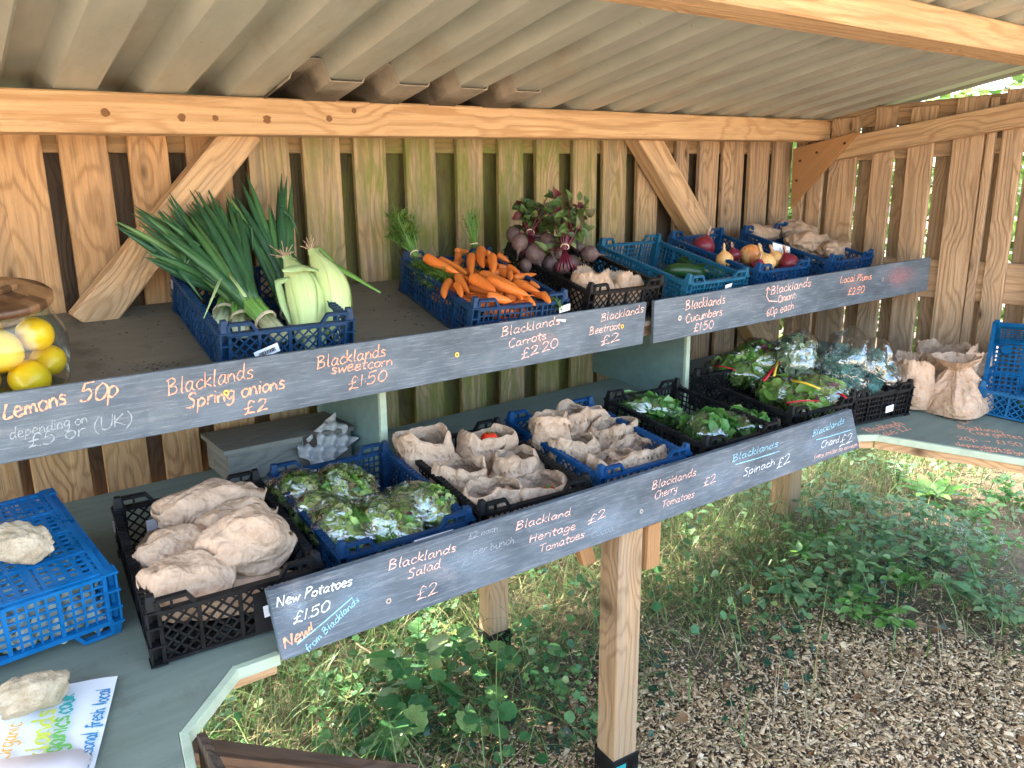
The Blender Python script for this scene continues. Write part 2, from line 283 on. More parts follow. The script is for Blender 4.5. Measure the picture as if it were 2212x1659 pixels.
# ---- rear wall
rw=empty('rear_wall',(1.5,YF,.3),'weathered hit-and-miss timber wall behind the shelves, green with algae in the middle','timber wall'); OR=Vector((1.5,YF,.3))
def part(name,mat,parent,org,fn,bevel=.0015,label=None,smooth=False):
    mb=MB(org); fn(mb); return mb.build(name,mat,parent,smooth,bevel,label)
FB=[(-140,-60),(-30,109),(145,249),(287,372),(412,505),(545,633),(658,738),(773,841),(882,946),(986,1042),(1077,1130),(1162,1211),(1237,1288),(1302,1352),(1375,1420),(1459,1486),(1508,1549),(1562,1606),(1619,1660),(1669,1706)]
xs=[]
for i,(a,b) in enumerate(FB):
    x0=YP(a,400,YF).x; x1=YP(b,400,YF).x; xs.append((x0,x1)); tilt=random.uniform(-.006,.006)
    zt=1.685+.03*x0+random.uniform(-.01,.01)
    mt=M['boardl'] if i<5 else M['board']
    part('board',mt,rw,OR,lambda m:m.frame((x0,YF,.42),(1,0,0),(0,1,0),Vector((tilt,0,1)).normalized(),x1-x0,.017,zt-.42))
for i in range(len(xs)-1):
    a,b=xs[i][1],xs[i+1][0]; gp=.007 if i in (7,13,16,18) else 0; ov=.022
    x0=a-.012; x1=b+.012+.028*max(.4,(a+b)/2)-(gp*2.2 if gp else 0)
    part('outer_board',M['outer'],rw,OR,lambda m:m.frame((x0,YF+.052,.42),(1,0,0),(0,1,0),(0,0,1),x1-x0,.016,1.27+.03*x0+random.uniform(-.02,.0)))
for zc,h in ((1.555,.10),(1.02,.09),(.5,.09)):
    part('rail',M['rail'],rw,OR,lambda m:m.frame((-.9,YF+.018,zc),(0,1,0),(0,0,1),Vector((1,0,.025)).normalized(),.033,h,XW+.88))
# diagonal braces carried by the wall
def brace(a,b,w,lab):
    part('diagonal_brace',M['brace'],rw,OR,lambda m:m.beam(a,b,w,.07,(0,1,0)),.004,lab)
brace((.69,1.995,1.65),(.285,1.995,1.20),.082,'weathered diagonal brace, dark streaks, left of the spring onions')
brace((2.075,1.995,1.72),(2.95,1.995,.80),.098,'clean orange diagonal brace running down behind the onion crate')
# ---- side wall
sw=empty('side_wall',(XW,1.2,.3),'open-slatted tan timber wall at the right end of the stall','timber wall'); OS=Vector((XW,1.2,.3))
SB=[(2.02,1.975),(1.955,1.89),(1.861,1.743),(1.675,1.593),(1.534,1.44),(1.371,1.265),(1.262,1.235),(1.206,1.137),(1.06,.97),(.89,.80),(.73,.64),(.56,.47),(.40,.31)]
for i,(y1,y0) in enumerate(SB):
    zt=1.80+(.012 if i%2 else 0)+max(0,1.3-y0)*.10-.045*max(0,y0-1.6)/.4
    part('board',M['sboard'],sw,OS,lambda m:m.frame((XW,y0,.55),(0,1,0),(1,0,0),Vector((0,random.uniform(-.004,.004),1)).normalized(),y1-y0,.018,zt-.55))
OB=[(1.985,1.87),(1.757,1.69),(1.589,1.562),(1.57,1.545),(1.43,1.372),(1.25,1.19),(1.125,1.07),(.965,.9),(.79,.735),(.63,.565)]
for i,(y1,y0) in enumerate([(a[1]+.052*a[1]/3.1-.004-(.009 if q in (2,3,4,7) else 0),b[0]-.012) for q,(a,b) in enumerate(zip(SB[:-1],SB[1:]))]):
    part('outer_board',M['souter'],sw,OS,lambda m:m.frame((XW+.052,y0,.55),(0,1,0),(1,0,0),(0,0,1),y1-y0,.016,1.235+.08*max(0,1.4-y0)-.05*max(0,y0-1.6)/.4+random.uniform(-.01,.01)))
for zc,h in ((1.742,.078),(1.615,.055),(1.085,.145),(.57,.09)):
    part('rail',M['post'] if zc!=1.085 else M['sboard'],sw,OS,lambda m:m.frame((XW+.0195,.3,zc),(1,0,0),(0,0,1),(0,1,0),.031,h,1.73))
part('sloping_rafter',M['brace'],sw,OS,lambda m:m.beam((XW-.026,1.96,1.642),(XW-.026,.3,1.838),.082,.048,(1,0,0)),.003,'smooth orange rafter sloping up along the top of the side wall')
def gus(m):
    q=[(1.995,1.672),(1.70,1.722),(1.985,1.425)]
    for k,x in enumerate((XW-.062,XW-.052)): m.add([],[])
    vs=[(x,y,z) for x in (XW-.064,XW-.0525) for y,z in q]; m.add(vs,[(0,1,2),(5,4,3),(0,3,4,1),(1,4,5,2),(2,5,3,0)],[(v[1]*.7+v[2]*.7,v[0],v[1]*.7-v[2]*.7) for v in vs])
gp=part('gusset',M['ply'],sw,OS,gus,.001,'triangular plywood corner plate with screws')
sc=MB(OS)
for y,z in ((1.955,1.62),(1.88,1.65),(1.76,1.68),(1.965,1.54)):
    sc.tube([(XW-.064,y,z),(XW-.068,y,z)],.0055,8)
sc.build('screw',M['dark_wood'],gp)
# ---- roof
rf=empty('roof',(1.4,1.2,1.9),'corrugated steel lean-to roof on two heavy timber beams','roof'); OF=Vector((1.4,1.2,1.9))
def rz(x,y): return 1.694+.0297*x+.165*(1.88-y)
prof=[(0,0),(.080,0),(.100,.045),(.158,.045),(.178,0)]
def sheet(mb,x0,x1,y0,y1,dz,flare=0,jag=0):
    P_=[];k=math.floor((x0-.27)/.178); x=.27+k*.178
    while x<x1:
        for a,h in prof[:-1]: P_.append((x+a,h))
        x+=.178
    P_=[p for p in P_ if x0<=p[0]<=x1]; ny=8; vs=[];fs=[]
    for i,(x,h) in enumerate(P_):
        for j in range(ny+1):
            y=y0+(y1-y0)*j/ny; xx=x; vs.append((xx,y,rz(x,y)+h+dz))
    n=ny+1; fs=[(i*n+j,(i+1)*n+j,(i+1)*n+j+1,i*n+j+1) for i in range(len(P_)-1) for j in range(ny)]
    mb.add(vs,fs)
def solid(o,t): 
    m=o.modifiers.new('thick','SOLIDIFY'); m.thickness=t; m.offset=0
mb=MB(OF); sheet(mb,-1.2,3.36,.15,2.65,.002); o=mb.build('roof_sheet',M['roof'],rf); solid(o,.0015)  # unseen rear overhang lengthened to keep sun flecks off wall and shelf
mb=MB(OF); sheet(mb,.68,1.50,1.725,2.2,-.006); o=mb.build('lining_sheet',M['fibre'],rf,label='short rough brown sheet with black mould under the back of the roof'); solid(o,.003)
part('rear_beam',M['beam'],rf,OF,lambda m:m.frame((-1.2,1.88,1.607-.0355),(0,1,0),(0,0,1),Vector((1,0,.0297)).normalized(),.092,.083,4.33),.004,'rear roof beam of orange softwood with knots')
part('front_beam',M['beam'],rf,OF,lambda m:m.frame((-1.2,.95,rz(-1.2,.95)-.0755),(0,1,0),(0,0,1),Vector((1,0,.0297)).normalized(),.10,.074,4.6),.004,'front roof beam of bright orange softwood')
# recessed screw holes on the beams, drawn as flat brown discs
kn=MB(OF)
for px,py,r in ((227,243,.009),(393,254,.009),(465,255,.007),(577,258,.010),(711,256,.008),(765,239,.007)):
    p=YP(px,py,1.879); n=12
    for q in range(2):
        pass
    kn.add([p+Vector((r*(1+.25*math.sin(3*k+px))*math.cos(2*PI*k/n),0,r*math.sin(2*PI*k/n))) for k in range(n)],[tuple(range(n))[::-1]])
M['knot']=simple('timber_plug',(.20,.10,.045),.8,.2,.7,300); kn.build('knot',M['knot'],rf)
# ---- lower counter
lc=empty('lower_counter',(1.25,1.4,0),'sage green painted plywood counter with chamfered corners, carried on timber posts','counter'); OC=Vector((1.25,1.4,0))
poly=[(-.9,.35),(.175,.35),(.185,.985),(.197,1.066),(.307,1.166),(.38,1.163),(.40,1.19),(2.10,1.19),(2.135,1.16),(2.150,1.160),(2.235,1.113),(2.426,.776),(2.55,.35),(3.095,.35),(3.095,1.93),(-.9,1.93)]
def slab(mb,poly,t,top,inset=0):
    n=len(poly); vs=[(x,y,top(x,y)) for x,y in poly]+[(x,y,top(x,y)-t) for x,y in poly]
    mb.add(vs,[tuple(range(n)),tuple(range(2*n-1,n-1,-1))]+[(i,i+n,(i+1)%n+n,(i+1)%n) for i in range(n)])
mb=MB(OC); slab(mb,poly,.016,tz); mb.build('counter_top',M['counter'],lc)
# pale edge strip and raw timber frame under the front edge
fe=[q for q in poly[1:13]]
def edging(mb,d,z0,z1,t):
    for i in range(len(fe)-1):
        if fe[i][1]>1.18 or fe[i+1][1]>1.18 or fe[i][1]<.36: continue
        a=Vector((*fe[i],0)); b=Vector((*fe[i+1],0)); e=(b-a); L=e.length; e/=L; nrm=Vector((e.y,-e.x,0))
        A=a+nrm*d; B=b+nrm*d
        A.z=tz(A.x,A.y)+z1; B.z=tz(B.x,B.y)+z1; ez=(B-A); L2=ez.length; ez/=L2
        mb.frame(A,nrm,Vector((0,0,-1)),ez,t,z1-z0,L2+(0.002 if i else 0))
FE=fe
for rng_ in (FE[:5],FE[7:]):
    fe=rng_
    mb=MB(OC); edging(mb,.001,-.019,.0012,.014); mb.build('edge_strip',M['edge'],lc,bevel=.001)
    mb=MB(OC); edging(mb,-.030,-.052,-.0175,.02); mb.build('apron',M['beam'],lc,bevel=.001)
mb=MB(OC)
for x0,y0,x1,y1 in ((-.9,1.86,3.05,1.9),(-.9,1.5,3.05,1.54)):
    mb.frame((x0,y0,tz(x0,y0)-.09),(0,1,0),(0,0,1),Vector((1,0,.02)).normalized(),.04,.072,x1-x0)
mb.build('joist',M['post'],lc,bevel=.002)
def leg(x,y,w,zt,shoe,rot,label,bracket=False):
    c,s=math.cos(rot),math.sin(rot); ax=Vector((c,s,0)); ay=Vector((-s,c,0)); o=Vector((x,y,0))
    mb=MB(OC); mb.frame(o,ax,ay,(0,0,1),w,w,zt-.05,-w/2,-w/2,.05); lg=mb.build('leg',M['post'],lc,bevel=.003,label=label)
    if shoe:
        mb=MB(OC); q=w/2+.004
        for sx,sy,a,b in ((-q,-q,2*q,.004),(-q,q-.004,2*q,.004)): mb.frame(o,ax,ay,(0,0,1),a,b,.13+.0,sx,sy,-.03)
        for sx in (-q,q-.004): mb.frame(o,ax,ay,(0,0,1),.0039,2*q-.0082,.126,sx,-q+.0041,-.03)
        mb.build('post_shoe',M['black'],lg,bevel=.001)
    return lg
lg=leg(1.238,1.20,.072,tz(1.24,1.2)-.018,True,R_(-6),'pale front leg in a black metal shoe')
mb=MB(OC); mb.frame((1.30,1.155,.60),(1,0,0),(0,1,0),(0,0,1),.045,.018,.115,-.02,0,0); mb.build('plywood_plate',M['ply'],lg,bevel=.001); mb=MB(OC); mb.frame((1.20,1.235,.62),Vector((1,0,0)),(0,1,0),Vector((-.35,0,1)).normalized(),.04,.02,.10,-.05,0,0); mb.build('plywood_bracket',M['ply'],lg,bevel=.001)
mb=MB(OC); 
mb.frame((1.238,1.20,0),Vector((math.cos(R_(-6)),math.sin(R_(-6)),0)),Vector((-math.sin(R_(-6)),math.cos(R_(-6)),0)),(0,0,1),.032,.0015,.055,-.036,-.0435,.03)
M['teal']=simple('teal_sticker',(.02,.28,.26),.5,.5,.1,80); mb.build('sticker',M['teal'],lg,label='small teal sticker on the metal shoe')
leg(1.33,1.86,.072,tz(1.33,1.86)-.09,True,R_(-3),'rear leg with swirling grain, dark metal shoe hidden in weeds')
leg(3.03,1.90,.095,tz(3.0,1.9)-.09,False,R_(0),'thick squared rear leg below the corner of the counter')
leg(-.35,1.86,.075,.70,True,0,None); leg(.21,.6,.07,.64,False,0,None)
# dark rail low at left, dark stub board
M['rusty']=wood('rusty_brown_timber',(.26,.15,.09),(.10,.055,.03),(.13,.10,.08),.7,0,.5,.9); ga=G(385,1618,.42); gb=G(900,1685,.42); o=MB(ga); o.beam(ga-(gb-ga).normalized()*.06,gb,.045,.030,(0,0,1)); leg(ga.x-.03,ga.y+.03,.05,.455,False,0,None)
q_=o.build('ground_timber',M['rusty'],None,bevel=.002); q_.location=o.off; tag(q_,'rusty brown timber rail running low under the left corner of the counter','timber')
o=MB((.19,1.05,.6))
o.frame((.2145,.72,.60),Vector((1,0,0)),(0,1,0),(0,0,1),.012,.315,.133)
q_=o.build('edge_board',M['dark_wood'],None,bevel=.001); q_.location=o.off; tag(q_,'dark weathered board end fixed on the left wing of the counter','board')
# ---- upper shelf
us=empty('upper_shelf',(1.4,1.8,1.15),'dusty olive painted display shelf sloping down to the front, on two green uprights','shelf'); OU=Vector((1.4,1.8,1.15))
mb=MB(OU); slab(mb,[(-.6,1.517),(1.62,1.517),(3.06,1.43),(3.06,2.03),(-.6,2.03)],.014,uz); mb.build('shelf_board',M['shelf'],us)
mb=MB(OU); mb.frame((-.6,1.54,uz(-.6,1.54)-.055),(0,1,0),(0,0,1),Vector((1,0,.02)).normalized(),.03,.038,3.6); mb.build('shelf_bearer',M['post'],us)
for x in (.845,1.925):
    mb=MB(OU); y0=1.645 if x<1 else 1.60; z0=tz(x,y0)+.001; 
    vs=[(x+dx,y,z) for dx in (0,.012) for y,z in ((y0+.01,tz(x,y0)+.002),(2.035,tz(x,2.035)-.005),(2.035,uz(x,2.035)-.016),(y0+.01,uz(x,y0)-.018))]
    mb.add(vs,[(3,2,1,0),(4,5,6,7),(0,1,5,4),(1,2,6,5),(2,3,7,6),(3,0,4,7)]); dv=mb.build('upright',M['divider'],us)
    mb=MB(OU); mb.frame((x-.002,y0-.003,tz(x,y0)+.002),(1,0,0),(0,1,0),(0,0,1),.018,.012,uz(x,y0)-.02-tz(x,y0)); mb.build('upright_edge',M['edge'],dv,bevel=.001)
# ================================================================== WRITING
GL={
'a':(.95,[[(.72,.88),(.42,1),(.1,.55),(.28,.02),(.62,.3),(.74,.92)],[(.74,.92),(.7,.25),(.92,.03)]]),
'b':(.9,[[(.12,1.7),(.1,.05)],[(.1,.6),(.45,.95),(.75,.5),(.45,.0),(.1,.15)]]),
'c':(.8,[[(.7,.82),(.42,1),(.1,.5),(.35,0),(.75,.18)]]),
'd':(1.0,[[(.7,.8),(.38,.95),(.08,.45),(.33,0),(.7,.35)],[(.78,1.75),(.72,.4),(.88,.02)]]),
'e':(.85,[[(.1,.5),(.65,.6),(.55,.98),(.25,.92),(.08,.45),(.32,0),(.78,.18)]]),
'f':(.65,[[(.7,1.5),(.48,1.72),(.3,1.2),(.26,-.3)],[(.03,.88),(.6,.95)]]),
'g':(.9,[[(.7,.88),(.38,1),(.08,.55),(.32,.08),(.7,.45)],[(.74,.95),(.7,-.3),(.4,-.62),(.05,-.45)]]),
'h':(.88,[[(.12,1.7),(.1,0)],[(.1,.45),(.4,.95),(.66,.7),(.72,0)]]),
'i':(.35,[[(.15,.95),(.15,0)],[(.17,1.3),(.21,1.38)]]),
'j':(.4,[[(.2,.95),(.18,-.4),(-.05,-.55)],[(.22,1.3),(.25,1.38)]]),
'k':(.8,[[(.12,1.7),(.1,0)],[(.65,1.0),(.14,.45)],[(.14,.45),(.7,0)]]),
'l':(.42,[[(.17,1.72),(.12,.2),(.28,.02)]]),
'm':(1.15,[[(.08,.95),(.08,0)],[(.08,.55),(.33,.95),(.5,.6),(.5,0)],[(.5,.55),(.78,.95),(.95,.6),(1.0,0)]]),
'n':(.86,[[(.08,.95),(.1,0)],[(.1,.5),(.4,.95),(.64,.65),(.72,0)]]),
'o':(.85,[[(.45,1),(.12,.75),(.12,.25),(.42,0),(.73,.3),(.7,.8),(.42,1)]]),
'p':(.9,[[(.14,.95),(.06,-.65)],[(.1,.7),(.45,1),(.75,.55),(.4,.05),(.1,.2)]]),
'r':(.65,[[(.1,.95),(.12,0)],[(.12,.5),(.3,.88),(.62,.88)]]),
's':(.75,[[(.65,.85),(.35,1),(.12,.75),(.55,.4),(.5,.08),(.05,.1)]]),
't':(.7,[[(.35,1.5),(.28,.25),(.55,.03)],[(.02,1.02),(.7,1.05)]]),
'u':(.85,[[(.08,.95),(.12,.2),(.4,0),(.68,.4),(.7,.95)],[(.7,.95),(.75,.02)]]),
'v':(.75,[[(.05,.95),(.32,0)],[(.32,0),(.7,1)]]),
'w':(1.05,[[(.05,.95),(.25,0)],[(.25,0),(.5,.8)],[(.5,.8),(.72,0)],[(.72,0),(1,1)]]),
'y':(.8,[[(.08,.95),(.2,.25),(.6,.35),(.7,.95)],[(.7,.95),(.55,-.4),(.1,-.55)]]),
'B':(1.1,[[(.15,1.6),(.12,0)],[(.0,1.5),(.5,1.68),(.75,1.3),(.16,.85)],[(.16,.85),(.75,.75),(.75,.2),(.0,-.02)]]),
'L':(.85,[[(.3,1.65),(.08,.7),(.12,.08),(.75,.2)]]),
'S':(.95,[[(.85,1.45),(.5,1.68),(.15,1.3),(.65,.75),(.6,.1),(.0,.1)]]),
'O':(1.15,[[(.55,1.6),(.1,1.1),(.15,.3),(.6,0),(1.0,.5),(.95,1.25),(.55,1.6)]]),
'C':(1.05,[[(.95,1.45),(.6,1.62),(.12,.9),(.35,.02),(.95,.15)]]),
'N':(1.15,[[(.1,0),(.15,1.55)],[(.15,1.55),(.85,0)],[(.85,0),(.95,1.6)]]),
'P':(.95,[[(.2,1.6),(.1,0)],[(.1,1.5),(.55,1.68),(.85,1.25),(.15,.7)]]),
'H':(1.1,[[(.15,1.6),(.1,0)],[(.85,1.6),(.8,0)],[(.0,.75),(1.0,.85)]]),
'T':(1.0,[[(.5,1.55),(.42,0)],[(.0,1.5),(1.0,1.62)]]),
'K':(.95,[[(.15,1.6),(.12,0)],[(.8,1.6),(.15,.75)],[(.15,.75),(.9,0)]]),
'A':(1.05,[[(.05,0),(.5,1.6)],[(.5,1.6),(.95,0)],[(.2,.6),(.85,.65)]]),
'U':(1.0,[[(.1,1.6),(.15,.3),(.5,0),(.85,.4),(.9,1.6)]]),
'D':(1.05,[[(.2,1.6),(.15,0)],[(.0,1.55),(.7,1.5),(.95,.8),(.6,.1),(.05,0)]]),
'0':(.95,[[(.45,1.6),(.1,1.1),(.12,.3),(.45,0),(.8,.4),(.8,1.2),(.45,1.6)]]),
'1':(.4,[[(.22,1.6),(.15,0)]]),
'2':(.95,[[(.1,1.3),(.4,1.62),(.75,1.3),(.55,.7),(.05,.03)],[(.05,.03),(.5,.1),(.95,.05)]]),
'5':(.95,[[(.2,1.5),(.12,.85)],[(.2,1.5),(.85,1.6)],[(.12,.85),(.55,1.0),(.75,.5),(.45,0),(.0,.1)]]),
'6':(.9,[[(.65,1.6),(.2,1.0),(.12,.3),(.45,0),(.75,.35),(.5,.7),(.15,.45)]]),
'£':(1.0,[[(.9,1.3),(.6,1.65),(.38,1.2),(.35,.4),(.05,.02)],[(.05,.02),(.45,.12),(.9,.0)],[(.05,.75),(.7,.85)]]),
'.':(.3,[[(.1,.05),(.15,.0)]]),'·':(.3,[[(.1,.75),(.15,.7)]]),',':(.3,[[(.15,.1),(.08,-.2)]]),
'!':(.35,[[(.2,1.6),(.15,.45)],[(.13,.1),(.15,.02)]]),
'(':(.45,[[(.4,1.8),(.1,1.0),(.12,.2),(.38,-.35)]]),')':(.45,[[(.05,1.8),(.35,1.1),(.35,.3),(.02,-.35)]]),
'>':(1.3,[[(.0,.6),(1.1,.62)],[(.85,.95),(1.15,.62)],[(1.15,.62),(.85,.3)]]),
' ':(.55,[])}
def smooth_pts(p,n=5):
    if len(p)<3: 
        (a,b)=p; return [(a[0]+(b[0]-a[0])*t/3,a[1]+(b[1]-a[1])*t/3) for t in range(4)]
    q=[(2*p[0][0]-p[1][0],2*p[0][1]-p[1][1])]+p+[(2*p[-1][0]-p[-2][0],2*p[-1][1]-p[-2][1])]; r=[]
    for i in range(1,len(q)-2):
        for k in range(n):
            t=k/n; r.append(tuple(.5*(2*q[i][j]+(q[i+1][j]-q[i-1][j])*t+(2*q[i-1][j]-5*q[i][j]+4*q[i+1][j]-q[i+2][j])*t*t+(3*q[i][j]-q[i-1][j]-3*q[i+1][j]+q[i+2][j])*t**3) for j in (0,1)))
    r.append(p[-1]); return r
WID=[0]
def write(parent,off,text,surf,p0,p1,xh,mat,wid=.0032,name='chalk_writing',slant=.0,lab=None):
    if name=='chalk_writing': xh*=.82; wid*=.78
    """surf(px,py)->point; text baseline runs between the two places, xh = x-height in metres"""
    a=surf(*p0); b=surf(*p1); q=surf(p0[0]+(p1[0]-p0[0])*.5+6,p0[1]+(p1[1]-p0[1])*.5-60); e=(b-a); L=e.length; e/=L
    nrm=e.cross(q-a).normalized(); 
    up=nrm.cross(e).normalized()
    if nrm.dot(EYE-a)<0: nrm=-nrm
    rr=random.Random(len(text)*7+int(p0[0])); adv=sum(GL[c][0] for c in text); sx=L/adv; mb=MB(off); x=0
    for c in text:
        w,st=GL[c]; jy=rr.uniform(-.07,.07); js=rr.uniform(.92,1.08); sh=rr.uniform(-.05,.1)+slant
        for s in st:
            pts=smooth_pts([(px,py) for px,py in s]); P3=[]
            for (u,v) in pts:
                WID[0]+=1
                P3.append(a+e*((x+u)*sx+sh*v*xh)+up*((v*js+jy)*xh)+nrm*(.0012+.00002*(WID[0]%9)))
            ww=[wid*(.8+.35*math.sin(i*.9+px0)) for i,px0 in enumerate([rr.random()*6]*len(P3))]
            mb.strip(P3,ww,nrm)
        x+=w
    return mb.build(name,mat,parent,label=lab)
# ---- chalk boards
def cboard(name,P0,P1,h,t,zr,label,endcut=0,endcut2=0):
    """P0,P1 bottom-left and bottom-right front corners"""
    P0=Vector(P0);P1=Vector(P1); o=empty(name,P0,label,'chalkboard','long chalkboards along the shelf fronts')
    e=(P1-P0).normalized(); nrm=Vector((e.y,-e.x,0)).normalized(); mb=MB(P0); up=Vector((0,0,1)); L=(P1-P0).length; q=random.random()*9
    vs=[];ws=[]
    for d in (0,t):
        for x,z in ((0,0),(L,0),(L-endcut2,h),(-endcut,h)):
            vs.append(P0+e*x+up*z-nrm*d); ws.append((z+q,d,x+q))
    mb.add(vs,[(0,1,2,3),(7,6,5,4),(0,4,5,1),(1,5,6,2),(2,6,7,3),(3,7,4,0)],ws)
    mb.build('board',M['chalkboard'],o,bevel=.001); return o,P0
LB0=Vector((.377,1.122,.739)); LB1=Vector((2.165,1.122,.734+.002))
b3,o3=cboard('chalkboard',LB0,LB1,.131,.014,0,'lowest blue-grey chalkboard, from New Potatoes to Chard, nailed to the counter front',.016,.068)
a1=YP(50,844,1.503); a2=YP(1397,652,1.503); c2=YP(1390,739,1.503)
sl=(a2.z-a1.z)/(a2.x-a1.x); x0=-.5; UB0=Vector((x0,1.503,a1.z+sl*(x0-a1.x)-.120)); UB1=Vector((c2.x-.003,1.503,a1.z+sl*(c2.x-a1.x)-.120))
b1,o1=cboard('chalkboard',UB0,UB1,.120,.012,0,'upper left chalkboard listing lemons, spring onions, sweetcorn, carrots and beetroot',0,-.012)
q0=YP(1411,742,1.494); SB_=Vector((3.05,1.372)); tdir=(SB_-Vector((q0.x,q0.y))); 
def SBP(px,py):
    r=ray(px,py); n=Vector((tdir.y,-tdir.x)); t=(n.x*q0.x+n.y*q0.y)/(n.x*r.x+n.y*r.y); return EYE+r*t
P1_=SBP(2003,627); q1=SBP(2003,557); t0=SBP(1409,650)
b2,o2=cboard('chalkboard',q0,P1_,(t0.z-q0.z+q1.z-P1_.z)/2,.012,0,'upper right chalkboard listing cucumbers, onions and local plums, smudged pink at its end',0,0)
S1=lambda px,py:YP(px,py,1.503); S3=lambda px,py:YP(px,py,1.122)
C=M
def W1(t,p0,p1,xh,m='corange',w=.0036,sl=.15): write(b1,o1,t,S1,p0,p1,xh,C[m],w,slant=sl)
W1('Lemons',(8,908),(146,872),.020,w=.005); W1('50p',(172,868),(258,858),.024,w=.0045)
W1('Blacklands',(362,855),(548,815),.022,'corange',.0032); W1('Spring onions',(402,884),(616,838),.020,w=.005); W1('£2',(527,896),(578,882),.019,w=.0045)
W1('Blacklands',(684,796),(834,768),.019); W1('sweetcorn',(714,808),(848,788),.016); W1('£1·50',(752,842),(836,820),.019)
W1('Blacklands',(1082,727),(1210,700),.016,'cpink'); W1('Carrots',(1097,752),(1180,732),.015,'cpink'); W1('£2·20',(1124,776),(1206,748),.018,'cpink')
W1('Blacklands',(1297,695),(1390,674),.016,'cpink'); W1('Beetroot',(1272,723),(1340,710),.015,'cpink'); W1('£2',(1296,748),(1338,734),.017,'cpink')
W1('depending on',(20,950),(190,912),.013,'cfaint',.0025); W1('£5 or (UK)',(60,968),(285,915),.018,'cfaint',.003)
def W2(t,p0,p1,xh,m='cpink',w=.0042): write(b2,o2,t,SBP,p0,p1,xh,C[m],w,slant=.1)
W2('Blacklands',(1480,670),(1566,655),.020); W2('Cucumbers',(1480,697),(1560,680),.018); W2('£1·50',(1497,718),(1541,707),.019)
W2('Blacklands',(1664,636),(1752,617),.019); W2('Onions',(1680,655),(1718,643),.018); W2('60p each',(1655,684),(1714,667),.018)
W2('Local Plums',(1814,612),(1882,603),.017,'corange'); W2('£2·50',(1830,638),(1866,631),.018,'corange')
mb=MB(o2); pt=[SBP(x,y)+Vector((0,-.002,0)) for x,y in ((1658,622),(1655,640),(1660,650),(1678,651))]; mb.strip(pt,.0035,(0,-1,0)); pt=[SBP(x,y)+Vector((0,-.002,0)) for x,y in ((1653,628),(1658,620),(1663,627))]; mb.strip(pt,.003,(0,-1,0)); mb.build('chalk_arrow',M['cpink'],b2)
M['smudge']=chalkpen('pink_smudge',(.42,.20,.20))
def W3(t,p0,p1,xh,m='cpink',w=.0026,sl=.15): write(b3,o3,t,S3,p0,p1,xh,C[m],w,slant=sl)
W3('New Potatoes',(596,1312),(760,1262),.0125,'cwhite',.0038); W3('£1.50',(632,1347),(712,1318),.0145,'cwhite',.0034); W3('New!',(614,1402),(678,1364),.016,'corange',.005); W3('from Blacklands',(664,1408),(776,1296),.0095,'cblue',.0022)
W3('Blacklands',(838,1232),(985,1190),.013); W3('Salad',(880,1250),(952,1225),.0125); W3('£2',(898,1298),(945,1278),.0165)
W3('Blackland',(1113,1145),(1233,1112),.0125); W3('Heritage',(1142,1172),(1243,1142),.0125); W3('Tomatoes',(1163,1195),(1262,1160),.0125); W3('£2',(1268,1133),(1308,1115),.014)
W3('Blacklands',(1407,1058),(1503,1026),.0135); W3('Cherry',(1412,1080),(1462,1060),.0135); W3('Tomatoes',(1428,1097),(1499,1073),.013); W3('£2',(1518,1052),(1545,1040),.0155)
W3('Blacklands',(1581,997),(1680,964),.0135,'cblue',.0027); W3('Spinach',(1604,1030),(1673,1003),.0145,'cwhite',.003); W3('£2',(1676,1012),(1705,998),.0185,'cwhite',.0032)
W3('Blacklands',(1754,943),(1823,914),.014,'cblue',.0026); W3('Chard',(1772,968),(1812,955),.0145,'cwhite',.003); W3('£2',(1812,966),(1840,952),.022,'cwhite',.003); W3('(very similar to spinach..)',(1758,990),(1856,962),.0085,'cpink',.0026)
for a,b,bd in (((1588,1003),(1683,974),'cblue'),((1762,950),(1838,928),'cblue'),((640,1392),(760,1290),'cblue')):
    mb=MB(o3); mb.strip([S3(*a)+Vector((0,-.0016,0)),S3((a[0]+b[0])/2,(a[1]+b[1])/2+1)+Vector((0,-.0016,0)),S3(*b)+Vector((0,-.0016,0))],.0022,(0,-1,0)); mb.build('chalk_line',M[bd],b3)
W3('per bunch',(1020,1200),(1110,1172),.011,'cfaint',.002); W3('Cocoa',(1275,1163),(1325,1145),.010,'cfaint',.0016); W3('£2 each',(1010,1165),(1075,1145),.008,'cfaint',.0015)
# screws in the boards
M['brass']=simple('brass_screw',(.65,.45,.12),.35,.5,metal=.8); M['zinc']=simple('zinc_screw',(.55,.55,.55),.4,.5,metal=.7)
for bd,of,sf,lst,mt,r in ((b1,o1,S1,((488,848),(986,766),(1343,705)),'brass',.006),(b3,o3,S3,((838,1297),(1384,1104)),'zinc',.0055),(b2,o2,SBP,((1467,687),(1716,640),(1905,604)),'zinc',.008)):
    for p in lst:
        c=sf(*p); mb=MB(of); mb.tube([c+Vector((0,.002,0)),c+Vector((0,-.0028,0))],r,12); s=mb.build('screw',M[mt],bd)
        mb=MB(of)
        for k in (R_(45),R_(135)):
            d=Vector((math.cos(k),0,math.sin(k)))*r*.55; mb.strip([c-d+Vector((0,-.0032,0)),c+d+Vector((0,-.0032,0))],r*.28,(0,-1,0))
        mb.build('screw_slot',M['ink'],s)
